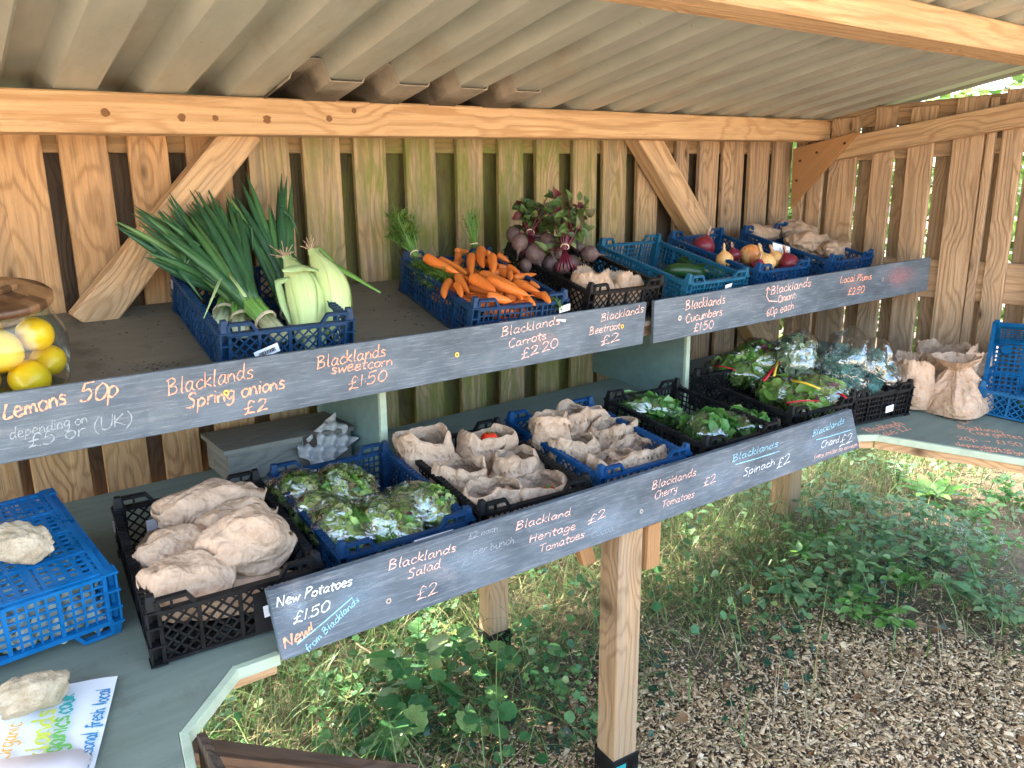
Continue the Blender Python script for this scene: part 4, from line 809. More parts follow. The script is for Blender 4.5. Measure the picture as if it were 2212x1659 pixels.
def ferny(o,base,lv,rr,mat,k=14,sz=.012,frac=.4):
    mb=MB(base)
    for pts in lv:
        for _ in range(k):
            t=rr.uniform(frac,1); i=min(2,int(t*3)); p=Vector(pts[i]).lerp(Vector(pts[i+1]),t*3-i); d=Vector((rr.uniform(-1,1),rr.uniform(-1,1),rr.uniform(-.6,1))).normalized()*sz*rr.uniform(.5,1.4)
            for q in range(3):
                e=(d+Vector((rr.uniform(-1,1),rr.uniform(-1,1),rr.uniform(-1,1)))*sz*.5); mb.strip([p,p+e*.5,p+e],[.0008,.0022,.0006],(rr.uniform(-1,1),rr.uniform(-1,1),1))
    mb.build('leaves',mat,o)
b_=U(*cpx(255,385),.125); tip=YP(*cpx(110,120),1.93); o,lv,rr=stems('carrot_greens',b_,tip-b_,46,(tip-b_).length*1.1,.17,M['stemgreen'],.0016,'bushy bunch of carrot tops leaning left off the heap','carrot tops',5); ferny(o,b_,lv,rr,M['carrotgreen'],16,.018)
b_=U(*cpx(680,325),.135); o,lv,rr=stems('carrot_greens',b_,(-.05,.15,1),44,.105,.16,M['stemgreen'],.0018,'short upright tuft of cut carrot stalks behind the heap','carrot tops',6,bend=.05); ferny(o,b_,lv,rr,M['carrotgreen'],2,.010)
b_=U(*cpx(250,450),.10); tip=U(*cpx(470,560),.095); o,lv,rr=stems('carrot_greens',b_,tip-b_,12,(tip-b_).length*1.1,.10,M['stemgreen'],.0013,'feathery carrot leaves spilling along the left rim of the carrot crate','carrot tops',7,band=False); ferny(o,b_,lv,rr,M['carrotgreen'],70,.020,.02)
b_=mC@Vector((.10,-.19,.105)); o,lv,rr=stems('carrot_greens',b_,(.2,-.5,-.9),4,.05,.2,M['stemgreen'],.001,'wisp of carrot leaf hanging over the front right of the crate','carrot tops',8,band=False); ferny(o,b_,lv,rr,M['carrotgreen'],16,.009,.1)
# beetroot
def beetmat():
    m,nt,b,out=newmat('beetroot_skin'); g=N_(nt); o=g.obj(); n=g.noise(o,35,5,.7); n2=g.noise(g.scale(o,(1,1,3)),110,4,.7); c=g.mix(g.mapr(n,.35,.7),(.075,.04,.045),(.15,.105,.085)); c=g.mix(g.mapr(n2,.55,.75,0,.6),c,(.27,.20,.15)); g.lk(c,b.inputs['Base Color']); b.inputs['Roughness'].default_value=.6; g.bump(b,n2,.5,.002); return m
M['beetroot']=beetmat()
def turned(profile,n=24,lump=.03,seed=0):
    V=[];F=[]
    for j,(z,r) in enumerate(profile):
        for i in range(n):
            a=2*PI*i/n; q=r*(1+lump*math.sin(2*a+seed)+lump*.6*math.sin(5*a+seed*2+z*60)); V.append((q*math.cos(a),q*math.sin(a),z))
    F=[(j*n+i,j*n+(i+1)%n,(j+1)*n+(i+1)%n,(j+1)*n+i) for j in range(len(profile)-1) for i in range(n)]
    return V,F
def orient(v,d):
    m=Vector((0,0,1)).rotation_difference(Vector(d)).to_matrix(); return [m@Vector(p) for p in v]
BE=[(965,232,62,(.3,-.3,-1),'large beetroot at the back left of its pile'),(1008,288,64,(-.45,-.3,-1),'beetroot with a long pointed tail, left of the pile'),(1118,368,80,(.15,-.5,-1),'biggest round beetroot at the front of the pile'),(1213,288,72,(.1,-.5,-1),'upright beetroot above the biggest one'),(1225,440,64,(-.4,-.6,-1),'beetroot low in front of the pile, tail to the left'),(1312,472,50,(.3,-.8,-.4),'small beetroot beside the torn paper bag'),(1388,425,56,(1,-.5,-.2),'beetroot half hidden behind the torn paper bag'),(1515,368,66,(.9,-.7,-.1),'beetroot lying on its side at the right rim'),(1432,318,44,(.2,-.8,.3),'beetroot under the right bunch of leaves'),(1140,250,50,(0,-.5,-1),'dark beetroot tucked between the two bunches'),(1050,450,50,(0,-.5,-1),'beetroot at the bottom left against the mesh'),(1290,360,50,(0,-.5,-1),'beetroot under the white band of the right bunch')]
for i,(cx,cy,r,d,lb) in enumerate(BE):
    px,py=cpx(cx,cy); rad=r*.2976/1662*2.15; lev=(.16 if cy<300 else .13 if cy<400 else .095); p=U(px,py,lev)
    pr=[(-1.0,.12),(-.97,.35),(-.85,.62),(-.5,.93),(0,1),(.45,.9),(.75,.66),(.98,.35),(1.18,.17),(1.45,.08),(1.9,.035),(2.3,.015)]
    V,F=turned([(z*rad,q*rad) for z,q in pr],28,.03,i); dd=Vector(d).normalized(); V=orient(V,dd)
    o=npmesh('beetroot',V,F,M['beetroot'],None,True); o.location=p; tag(o,lb,'beetroot','pile of beetroot')
    V,F=turned([(-1.02*rad,.30*rad),(-1.12*rad,.22*rad),(-1.13*rad,.01)],10,.2,i); V=orient(V,dd); npmesh('crown',V,F,M['beetstem'],o,True)
def leaf_card(mb,p,d,up,L,W,curl=.3,seg=5,ruf=.0,rr=random):
    """an ovate leaf: two rows of quads with a fold"""
    d=Vector(d).normalized(); up=Vector(up); s=d.cross(up); s=s.normalized() if s.length>1e-3 else d.orthogonal().normalized(); up=s.cross(d).normalized(); V=[]
    for i in range(seg+1):
        t=i/seg; w=W*.5*math.sin(PI*min(1,.08+t*.92)**.8)*(1 if i<seg else .05)+(.0006); c=p+d*L*t+up*(-curl*L*t*t); r=ruf*W
        V+= [c-s*w+up*(w*.35+rr.uniform(-r,r)),c,c+s*w+up*(w*.35+rr.uniform(-r,r))]
    mb.add(V,[(3*i+k,3*i+k+1,3*i+k+4,3*i+k+3) for i in range(seg) for k in (0,1)])
for (bx,by,tx,ty,ds,sd,lb) in ((1085,215,1130,50,.05,11,'left bunch of purple-green beetroot leaves'),(1335,320,1370,95,.06,12,'right bunch of beetroot leaves with a pale yellow-green leaf')):
    b_=U(*cpx(bx,by),.18); tp=YP(*cpx(tx,ty),b_.y+.07); d=tp-b_; o,lv,rr=stems('beetroot_leaves',b_-d.normalized()*.01,d,34,d.length*1.15,.26,M['beetstem'],.0026,lb,'beet leaves',sd,bend=.25)
    for k in range(10): pass
    mb=MB(b_)
    for pts in lv:
        for q in range(5):
            t=rr.uniform(.35,1); i=min(2,int(t*3)); p=Vector(pts[i]).lerp(Vector(pts[i+1]),t*3-i); dd=Vector((rr.uniform(-1,1),rr.uniform(-1,.6),rr.uniform(-.4,1))); leaf_card(mb,p,dd,(rr.uniform(-1,1),-1,.5),rr.uniform(.02,.042),rr.uniform(.014,.028),.5,5,.15,rr)
    c=mb.build('leaves',M['beetleaf'],o,True); c.location=Vector(o.location)*0+(b_-Vector(o.location))
    mb=MB(b_); 
    for k in range(14): a=k*.45; q=b_-d.normalized()*.012; mb.tube([q,q+Vector((math.cos(a)*.02,math.sin(a)*.012-.006,-.03)),q+Vector((math.cos(a)*.035,math.sin(a)*.02-.01,-.055))],[.003,.003,.0025],6)
    c=mb.build('stem_ends',M['beetstem'],o,True); c.location=b_-Vector(o.location)
# onions
def onionmat(name,c1,c2,c3):
    m,nt,b,out=newmat(name); g=N_(nt); o=g.obj(); s=g.n('ShaderNodeSeparateXYZ'); g.lk(o,s.inputs[0]); a=g.math('ARCTAN2',s.outputs[1],s.outputs[0]); cb=g.n('ShaderNodeCombineXYZ'); g.lk(g.math('MULTIPLY',a,3.0),cb.inputs[0]); g.lk(g.math('MULTIPLY',s.outputs[2],8),cb.inputs[1])
    l=g.noise(cb.outputs[0],5,4,.7); n=g.noise(o,30,3,.6); c=g.mix(g.mapr(l,.35,.65),c1,c2); c=g.mix(g.mapr(n,.55,.62,0,.85),c,c3); g.lk(c,b.inputs['Base Color']); b.inputs['Roughness'].default_value=.35; b.inputs['Specular IOR Level'].default_value=.45; g.bump(b,l,.35,.002); return m
M['onred']=onionmat('red_onion_skin',(.12,.008,.02),(.25,.03,.05),(.06,.006,.012)); M['ongold']=onionmat('gold_onion_skin',(.66,.34,.10),(.78,.50,.22),(.55,.24,.06)); M['onorange']=onionmat('orange_onion_skin',(.62,.17,.035),(.75,.36,.12),(.80,.50,.22))
ON=[(800,288,78,'onred',(.5,0,1),'large red onion with an upright pale neck at the back left of the crate'),(940,375,56,'ongold',(0,.1,1),'golden onion with split skin, left of centre'),(1003,345,46,'onred',(-.1,.2,1),'small red onion with papery neck in the middle'),(1118,345,72,'onorange',(.8,.5,.4),'orange-red onion lying on its side behind the golden ones'),(1205,400,72,'ongold',(.0,.4,1),'golden onion with roots facing out at the front of the crate'),(1285,372,58,'ongold',(-.4,.3,1),'golden onion with a dry neck against the white card'),(1368,398,66,'onred',(-.1,.3,.9),'dark red onion in the front right corner'),(1165,415,44,'onred',(0,-.3,1),'small red onion wedged at the front rim'),(1150,485,46,'onred',(0,-.2,1),'red onion at the bottom seen through the front mesh')]
for i,(cx,cy,r,mt,d,lb) in enumerate(ON):
    px,py=1261.8+cx*.3224,438.9+cy*.3224; rad=r*.3224/1662*2.75; p=U(px,py,.092 if cy<450 else .04)
    pr=[(-.92,.05),(-.9,.25),(-.78,.6),(-.4,.95),(0,1.02),(.4,.88),(.68,.58),(.85,.32),(1.02,.17),(1.25,.12),(1.55,.15),(1.75,.08)]
    V,F=turned([(z*rad,q*rad) for z,q in pr],28,.02,i); o=npmesh('onion',V,F,M[mt],None,True); o.location=p; o.rotation_euler=Vector((0,0,1)).rotation_difference(Vector(d)).to_euler(); tag(o,lb,'onion','loose onions')
    V,F=turned([(1.0*rad,.18*rad),(1.25*rad,.13*rad),(1.6*rad,.17*rad),(1.85*rad,.06*rad)],8,.3,i); npmesh('dry_neck',V,F,M['paper'],o,True)
# white card with dark marks standing behind the onions
p=hit(1261.8+1325*.3224,438.9+325*.3224,UA+.10,UB,UC); mb=MB(p); mb.frame(p,Vector((.93,-.1,-.2)).normalized(),Vector((0,1,0)),Vector((.2,.2,1)).normalized(),.095,.001,.055,-.05,0,-.03); cd_=mb.build('name_card',M['white_label'],None); cd_.location=p; tag(cd_,'white printed card tucked behind the golden onions','card')
def YC(px,py): return YP(px,py,p.y-.012)
write(cd_,p,'BLACKLANDS',YC,(1683,541),(1706,547),.0055,M['ink'],.0012,'print')
mb=MB(p)
for k in range(5):
    q=YC(1688+k*4.0,551+k*1.0); mb.strip([q,q+Vector((0,0,.012))],.0022,(0,-1,0)); mb.tube([q+Vector((0,0,.014)),q+Vector((0,-.0006,.014))],.0026,8)
mb.build('print',M['ink'],cd_)
# cucumbers
M['cuke']=simple('cucumber_skin',(.012,.055,.012),.38,.5,.6,60,.3,120)
for i,(a,b,lb) in enumerate((((540,455),(800,478),'long dark cucumber lying across the crate'),((700,450),(950,490),'second cucumber, further right in the light blue crate'),((640,400),(725,438),'cucumber at the back lying end-on'))):
    A=U(1261.8+a[0]*.3224,438.9+a[1]*.3224,.05);B=U(1261.8+b[0]*.3224,438.9+b[1]*.3224,.05)
    if (B-A).length>.24: B=A+(B-A).normalized()*.24
    mb=MB(A); n=9; mb.tube([A.lerp(B,t/n)+Vector((0,0,.008*math.sin(PI*t/n))) for t in range(n+1)],[.004]+[.019,.022]+[.023]*(n-4)+[.021,.015,.004],16); o=mb.build('cucumber',M['cuke'],None,True); o.location=A; tag(o,lb,'cucumber','cucumbers in the light blue crate')
# spring onions
def sonmat():
    m,nt,b,out=newmat('spring_onion_leaf'); g=N_(nt); wc=g.attr('wc'); ri=g.geo().outputs['Random Per Island']; c=g.ramp(ri,[(0,(.008,.045,.018)),(.5,(.016,.072,.026)),(.85,(.04,.12,.03)),(1,(.12,.22,.06))]); l=g.noise(g.scale(wc,(1,1,.03)),300,3,.6); c=g.mix(g.mapr(l,.4,.7,0,.4),c,(.06,.16,.07)); bl=g.noise(wc,45,4,.7); c=g.mix(g.mapr(bl,.5,.75,0,.35),c,(.10,.20,.14)); g.lk(c,b.inputs['Base Color']); b.inputs['Roughness'].default_value=.42; b.inputs['Specular IOR Level'].default_value=.4; g.bump(b,l,.3,.001); return m
M['son']=sonmat(); M['sonw']=simple('spring_onion_stem',(.55,.62,.38),.35,.5,.25,40); M['songr']=simple('spring_onion_neck',(.16,.34,.07),.38,.5,.35,35)
SO=[ # bunch: root px, list of (tip px, y of tip)
 ((470,705),(498,640),[(258,480,1.86),(290,450,1.93),(300,470,1.93),(330,445,1.95),(365,415,1.96),(345,470,1.9),(320,520,1.8)],'bunch of spring onions fanning far left over the crate rim'),
 ((600,722),(545,660),[(352,500,1.84),(400,440,1.96),(385,455,1.95),(430,440,1.96),(445,400,1.98),(470,430,1.97),(500,420,1.99),(420,410,1.97),(330,440,1.93),(360,500,1.9)],'central bunch of spring onions held by a pale rubber band'),
 ((520,715),(520,660),[(340,455,1.93),(400,460,1.94),(300,455,1.9),(455,470,1.93),(500,480,1.93)],'bunch of spring onions lying behind the central one'),
 ((640,700),(612,640),[(530,370,1.99),(545,400,1.99),(580,440,1.98),(605,365,2.0),(620,380,2.0),(600,470,1.96),(560,470,1.97),(520,440,1.97),(490,400,1.98)],'tall upright bunch of spring onions next to the sweetcorn')]
for bi,(rt,nk,tips,lb) in enumerate(SO):
    A=U(*rt,.03 if bi!=1 else .055); Nn=U(*nk,.055 if bi!=1 else .075); o=empty('spring_onions',A,lb,'spring onions','bunches of spring onions'); mb=MB(A); mw=MB(A); mg=MB(A); rr=random.Random(50+bi)
    for j in range(len(tips)*4+8):
        tp=tips[j%len(tips)]; 
        Tt=YP(tp[0]+rr.uniform(-12,12)*(j>=len(tips)),tp[1]+rr.uniform(-6,40)*(j>=len(tips)),tp[2]-.01*(j%3)); off=Vector((rr.uniform(-1,1),rr.uniform(-.5,.5),rr.uniform(-.4,.8)))*.014
        N2=Nn+off*1.2; d=(Tt-N2); mid=N2+d*.5+Vector((0,-.02,.03))*rr.uniform(-.3,1)+Vector((rr.uniform(-1,1),0,rr.uniform(-1,1)))*.012
        n=9; pts=[];rad=[]
        for k in range(n+1):
            t=k/n; p=(1-t)**2*N2+2*t*(1-t)*mid+t*t*Tt; pts.append(p); rad.append(.0088*(.62+.55*math.sin(PI*min(1,t*.8+.15)))*(1-t**4*.93))
        if j%5==3:
            k0=n-3; pts=pts[:k0+1]+[pts[k0]+Vector((rr.uniform(-.02,.03),-.02,-.02)),pts[k0]+Vector((rr.uniform(-.04,.05),-.04,-.07))]; rad=rad[:k0]+[rad[k0]*.8,rad[k0]*.6,.0012]
        mb.tube(pts,rad,10,True,.8,(0,-1,.4))
        R0=A+off*.9; mw.tube([R0+(R0-N2).normalized()*.02,R0,R0.lerp(N2,.45)],[.004,.0078,.0062],9); mg.tube([R0.lerp(N2,.44),R0.lerp(N2,.8),N2,N2+(mid-N2)*.12],[.0062,.0065,.0068,.006],9)
    mb.build('leaves',M['son'],o,True); mw.build('bulbs',M['sonw'],o,True); mg.build('necks',M['songr'],o,True)
    c=A.lerp(Nn,.45); d=(Nn-A).normalized(); u=d.orthogonal().normalized(); v=d.cross(u); mr=MB(A)
    for q in (0,.005): mr.tube([c+d*q+(u*math.cos(a)*.025+v*math.sin(a)*.021)+d*.004*math.sin(a) for a in np.linspace(0,2*PI,20)],.0022,6,False)
    mr.build('rubber_band',M['rubber'],o,True)
# folded pale leaf
A=U(575,600,.10); pk=YP(486,578,A.y-.03); e1=YP(440,688,1.63); mb=MB(A)
st=YP(530,640,1.66); mb.tube([st,st.lerp(pk,.5),pk],[.004,.0045,.003],8,True,.4); mb.tube([pk,pk.lerp(e1,.4),e1],[.0035,.004,.0008],8,True,.4); M['pale']=simple('pale_green_leaf',(.32,.45,.20),.45,.4,.3,30); q=mb.build('leaf',M['pale'],None,True); q.location=A; tag(q,'pale spring onion leaf folded into a sharp peak','leaf')
# sweetcorn
def cornmat():
    m,nt,b,out=newmat('corn_husk'); g=N_(nt); wc=g.attr('wc'); l=g.noise(g.scale(wc,(1,1,.04)),160,4,.7); n=g.noise(g.scale(wc,(1,1,.5)),14,3,.6); c=g.mix(g.mapr(n,.35,.65),(.22,.42,.05),(.38,.55,.14)); c=g.mix(g.mapr(l,.45,.65,0.75),c,(.60,.72,.34)); g.lk(c,b.inputs['Base Color']); b.inputs['Roughness'].default_value=.45; b.inputs['Subsurface Weight'].default_value=.08; b.inputs['Subsurface Radius'].default_value=(.01,.01,.004); g.bump(b,l,.5,.0015); return m
M['husk']=cornmat()
for i,(bt,tpp,r,h0,h1,yb,lb) in enumerate((((668,738),(616,556),.039,.02,.10,0,'left cob of sweetcorn in bright green husk'),((728,720),(672,540),.038,.025,.12,0,'right cob of sweetcorn, taller, with a cream tassel'),((690,735),(645,600),.030,.01,.06,0,'cob of sweetcorn underneath the two front ones'))):
    A=U(*bt,h0); B=U(*tpp,h1+.06) if i<2 else U(*tpp,h1); 
    d=B-A
    if d.length>.33: B=A+d.normalized()*.33
    o=empty('sweetcorn',A,lb,'sweetcorn','cobs of sweetcorn'); ax_=(B-A).normalized(); u=ax_.orthogonal().normalized(); v=ax_.cross(u); bow=Vector((.012,-.012,.012))
    for lay in range(4):      # wrapped husk leaves, each a curved sheet over the one below
        mh=MB(A); nu,nv=12,22; a0=lay*1.75+i; Vh=[];Wh=[]
        for j in range(nv+1):
            t=j/nv; env=(.66+.34*math.sin(PI*min(1,t*2.2)*.5)) if t<.45 else max(.12,1-((t-.45)/.55)**1.7); 
            for k in range(nu+1):
                q=k/nu; an=a0+(q-.5)*(2.5*(1-.25*t)); lift=.0012*lay+.003*abs(q-.5)**2*4+(.010*max(0,t-.8)*(lay==3)*5*abs(q-.5)); rr9=r*env+lift+.0008*math.sin(q*40)
                Vh.append(A.lerp(B,t)+bow*math.sin(PI*t)+(u*math.cos(an)+v*math.sin(an))*rr9); Wh.append((q*.09+lay,0,t*.3+i))
        mh.add(Vh,[(j*(nu+1)+k,j*(nu+1)+k+1,(j+1)*(nu+1)+k+1,(j+1)*(nu+1)+k) for j in range(nv) for k in range(nu)],Wh); mh.build('husk_leaf',M['husk'],o,True)
    mh=MB(A); mh.tube([A-ax_*.02,A+ax_*.02],[.012,.02],12); mh.build('cut_stalk',M['sonw'],o,True)
    mt_=MB(A); 
    for k in range(26): q=Vector((random.gauss(0,1),random.gauss(0,1),random.gauss(0,.7)))*.013; mt_.tube([B,B+q*.6+(B-A).normalized()*.008,B+q+(B-A).normalized()*.012],.0009,4)
    mt_.build('silk',M['paper'],o)
for i,(pp,lb) in enumerate(((((668,545,1.80),(700,560,1.80),(760,595,1.76),(822,632,1.70)),'long dark corn leaf arching out to the right over the shelf'),(((670,540,1.84),(690,535,1.84),(715,560,1.82),(735,595,1.80)),'thin curled corn leaf above the cobs'),(((690,585,1.72),(655,578,1.70),(625,582,1.68),(610,585,1.68)),'pale corn leaf bent across the cobs'),(((625,600,1.72),(600,610,1.70),(612,660,1.67),(628,700,1.65)),'pale corn leaf hanging at the left of the cobs'))):
    P3=[YP(a,b,c) for a,b,c in pp]; mb=MB(P3[0]); sp=[]
    for k in range(len(P3)-1):
        for t in range(4): sp.append(P3[k].lerp(P3[k+1],t/4))
    sp.append(P3[-1]); W=[.004+(.014 if i!=1 else .006)*math.sin(PI*(j+.5)/len(sp)) for j in range(len(sp))]; mb.strip(sp,W,(.2,-.8,.6)); o=mb.build('corn_leaf',M['songr'] if i<2 else M['pale'],None,True); o.location=P3[0]; solid(o,.0008); tag(o,lb,'leaf')
# ---- bags of leaves
def leafbag(name,loc,w,d,h,rz,mat,filmm,label,cat,group,seed,nleaf=220,ls=.035,normal=None,tail=None,extra=None,asp=.6):
    rr=random.Random(seed); loc=Vector(loc); o=empty(name,loc,label,cat,group); mrot=Matrix.Rotation(rz,3,'Z')
    if normal is not None: mrot=Vector((0,0,1)).rotation_difference(Vector(normal)).to_matrix()@mrot
    o.rotation_euler=mrot.to_euler()
    mb=MB()
    for i in range(nleaf):
        u=rr.uniform(-1,1); a=rr.uniform(0,2*PI); s=math.sqrt(1-u*u); nx=Vector((s*math.cos(a),s*math.sin(a),u)); k=rr.uniform(.70,.93)
        p=Vector((nx.x*w/2*k,nx.y*d/2*k,nx.z*h/2*k)); nn=Vector((nx.x/w,nx.y/d,nx.z/h)).normalized(); dd=nn.orthogonal(); dd=(Matrix.Rotation(rr.uniform(0,6.28),3,nn)@dd).normalized(); up=(nn+Vector((rr.uniform(-1,1),rr.uniform(-1,1),rr.uniform(-1,1)))*.28)
        L=ls*rr.uniform(.6,1.25); leaf_card(mb,p-dd*L*.5,dd,up,L,L*asp*rr.uniform(.7,1.2),rr.uniform(-.1,.5),5,.16,rr)
    mb.build('leaves',M[mat],o,True)
    nu,nv=44,26; V=[]
    for j in range(nv+1):
        b=PI*(j/nv-.5)
        for i in range(nu):
            a=2*PI*i/nu; n_=Vector((math.cos(b)*math.cos(a),math.cos(b)*math.sin(a),math.sin(b))); p=Vector((n_.x*w/2,n_.y*d/2,n_.z*h/2)); am=crumple(p*1.1,seed+.5,.0085,1.3)
            if tail and n_.y>.75: p.y+=(n_.y-.75)*tail*4; p.x*=1-.4*(n_.y-.75)*4*.8; p.x+=.003*math.sin(14*a)
            V.append(p+n_*am)
    F=[(j*nu+i,j*nu+(i+1)%nu,(j+1)*nu+(i+1)%nu,(j+1)*nu+i) for j in range(nv) for i in range(nu)]
    f=npmesh('film',V,F,M[filmm],o,True)
    return o
gs='clear bags of mixed salad'
for i,(px,py,w,d,h,rz,lb,mt) in enumerate(((655,1070,.115,.165,.085,.45,'misted salad bag at the back left, pale lettuce showing','salad'),(745,1055,.120,.17,.085,.15,'dark leafy salad bag in the middle of the back row','salad'),(735,1140,.120,.15,.085,.3,'bright green salad bag in the front left corner','salad'),(830,1130,.125,.175,.085,.35,'cream-green salad bag at the front centre','salad'),(912,1095,.125,.17,.085,.45,'salad bag with one purple leaf at the right','salad'),(690,1110,.10,.13,.07,.4,'salad bag squeezed between two others on the left','salad'))):
    leafbag('salad_bag',T(px,py,.072),w*1.1,d*1.08,h*1.22,rz,mt,'film',lb,'salad bag',gs,200+i,700,.025,nL,.02)
for i,(px,py,w,d,h,rz,lb) in enumerate(((1395,885,.105,.21,.085,.75,'long bag of spinach lying at the back left of its crate'),(1530,925,.16,.14,.085,.2,'rounded bag of spinach at the front of its crate'),(1600,918,.12,.17,.08,.75,'bag of smooth large spinach leaves, front right'))):
    leafbag('spinach_bag',T(px,py,.055),w,d,h,rz,'spinach','filmc',lb,'spinach bag','clear bags of spinach',220+i,150,.075,nL,.03,asp=.5)
CH=[(1640,780,.15,.16,.14,.9,.11,'upright chard bag with a pale twisted top, back left'),(1600,800,.16,.20,.10,.5,.08,'chard bag with pink stalks at the left rim'),(1770,845,.17,.19,.10,.7,.085,'chard bag with a yellow stalk at the front'),(1690,850,.17,.16,.10,.2,.06,'low chard bag in the middle of the crate'),(1745,878,.16,.13,.07,.2,.06,'chard bag with crimson stalks at the front rim')]
chb=[]
for i,(px,py,w,d,h,rz,h0,lb) in enumerate(CH): chb.append(leafbag('chard_bag',T(px,py,h0),w,d,h,rz,'chard','filmc',lb,'chard bag','clear bags of rainbow chard',230+i,230,.060,nL,.03,asp=.65))
M['redstalk']=simple('red_chard_stalk',(.50,.01,.03),.3,.5,.2,30); M['yelstalk']=simple('yellow_chard_stalk',(.72,.50,.04),.3,.5,.2,30)
def stalk(parent,a,b,r,mt):
    A,B=Vector(a),Vector(b); mi=(Matrix.Translation(parent.location)@parent.rotation_euler.to_matrix().to_4x4()).inverted(); mb=MB(); pts=[mi@A,mi@(A.lerp(B,.5)+Vector((0,0,.004))),mi@B]; mb.tube(pts,[r,r*.9,r*.6],8,True,.6); mb.build('stalk',M[mt],parent,True)
for k,a,b,r,mt,hh in ((0,(1650,822),(1692,775),.0055,'redstalk',.135),(0,(1672,812),(1683,770),.004,'yelstalk',.14),(0,(1630,770),(1610,735),.006,'stemgreen',.17),(2,(1712,822),(1772,840),.006,'yelstalk',.14),(4,(1700,870),(1770,866),.005,'redstalk',.105),(4,(1810,850),(1828,860),.005,'redstalk',.12),(1,(1545,790),(1590,800),.004,'redstalk',.12)):
    stalk(chb[k],T(*a,hh),T(*b,hh),r,mt)
o=leafbag('cabbage_bag',T(1722,782,.13),.175,.16,.20,.2,'palegreen','filmw','large misted bag of pale shredded-looking greens behind the chard','greens bag',None,240,220,.05,None,.02)
# kale: dense frilled masses in big loose bags
def kalemat():
    m,nt,b,out=newmat('curly_kale'); g=N_(nt); o=g.obj(); n=g.noise(o,55,6,.75); n2=g.noise(o,15,3,.6); c=g.mix(g.mapr(n,.38,.65),(.03,.12,.105),(.14,.32,.28)); c=g.mix(g.mapr(n2,.5,.7,0,.4),c,(.03,.13,.08)); g.lk(c,b.inputs['Base Color']); b.inputs['Roughness'].default_value=.6; vo=g.n('ShaderNodeTexVoronoi'); g.lk(o,vo.inputs['Vector']); vo.inputs['Scale'].default_value=160; g.bump(b,g.math('ADD',n,vo.outputs['Distance']),.9,.008); return m
M['kale']=kalemat()
def kalebag(px,py,w,d,h,h0,rz,lb,seed):
    loc=T(px,py,h0); o=empty('kale_bag',loc,lb,'kale bag','clear bags of curly kale'); o.rotation_euler=(0,0,rz); mb=MB(); rr=random.Random(seed)
    for q in range(16):     # frilled leaf lobes
        u=rr.uniform(-.8,1); a=rr.uniform(0,6.28); s=math.sqrt(max(0,1-u*u)); c=Vector((s*math.cos(a)*w*.27,s*math.sin(a)*d*.27,u*h*.30)); R0=Vector((w*.20,d*.20,h*.17))*rr.uniform(.8,1.15); nu,nv=46,26; V=[]
        for j in range(nv+1):
            b=PI*(j/nv-.5)
            for i in range(nu):
                a2=2*PI*i/nu; n_=Vector((math.cos(b)*math.cos(a2),math.cos(b)*math.sin(a2),math.sin(b))); p=c+Vector((n_.x*R0.x,n_.y*R0.y,n_.z*R0.z)); f=noise.noise(p*75+Vector((seed,q,0)))*.9+noise.noise(p*160)*.6; f2=abs(noise.noise(p*32+Vector((q,seed,1)))); V.append(p+n_*(f*.0045+(.3-f2)*.018))
        mb.add(V,[(j*nu+i,j*nu+(i+1)%nu,(j+1)*nu+(i+1)%nu,(j+1)*nu+i) for j in range(nv) for i in range(nu)])
    mb.build('leaves',M['kale'],o,True)
    nu,nv=48,30; V=[]
    for j in range(nv+1):
        b=PI*(j/nv-.5)
        for i in range(nu):
            a=2*PI*i/nu; n_=Vector((math.cos(b)*math.cos(a),math.cos(b)*math.sin(a),math.sin(b))); p=Vector((n_.x*w*.52,n_.y*d*.52,n_.z*h*.52)); 
            if n_.z>.6: p.z+=(n_.z-.6)*.06; p.x+=(n_.z-.6)*.05
            V.append(p+n_*crumple(p,seed,.013,1.0))
    npmesh('film',V,[(j*nu+i,j*nu+(i+1)%nu,(j+1)*nu+(i+1)%nu,(j+1)*nu+i) for j in range(nv) for i in range(nu)],M['filmc'],o,True)
kalebag(1828,795,.18,.16,.215,.135,.2,'left bag of dark blue-green curly kale with a bright crease',7)
kalebag(1885,806,.15,.16,.18,.12,-.1,'right bag of curly kale with a loose empty flap of film',9)
# courgettes in tipped crate
M['courg']=simple('courgette_skin',(.03,.10,.02),.3,.5,.6,40)
for i,(px,py,lb) in enumerate(((2200,870,'dark courgette in the tipped blue crate at the right edge'),(2212,840,'second courgette at the right edge'))):
    A=T(px,py,.06); mb=MB(A); mb.tube([A,A+Vector((.03,-.05,0)),A+Vector((.08,-.12,.0))],[.012,.024,.022],14); o=mb.build('courgette',M['courg'],None,True); o.location=A; tag(o,lb,'courgette')
# ---- lemon jar
jc=Vector((.095,1.70,0)); jz=uz(jc.x,jc.y)+.004; J=empty('lemon_jar',(jc.x,jc.y,jz),'large glass jar with a striped wooden lid at the left of the upper shelf','jar'); jm=Vector((0,0,1)).rotation_difference(Vector((-UB,-UC,1)).normalized()).to_matrix(); J.rotation_euler=jm.to_euler()
def glass():
    m,nt,b,out=newmat('clear_jar_glass'); g=N_(nt); t=g.n('ShaderNodeBsdfTransparent'); t.inputs[0].default_value=(.90,.93,.90,1); gl=g.n('ShaderNodeBsdfGlossy'); gl.inputs['Roughness'].default_value=.02; fr=g.n('ShaderNodeLayerWeight'); fr.inputs[0].default_value=.5; mx=g.n('ShaderNodeMixShader'); g.lk(g.math('ADD',g.math('MULTIPLY',g.math('POWER',fr.outputs['Facing'],3.0),.7),.05,True),mx.inputs[0]); g.lk(t.outputs[0],mx.inputs[1]); g.lk(gl.outputs[0],mx.inputs[2]); g.lk(mx.outputs[0],out.inputs[0]); return m
M['glass']=glass()
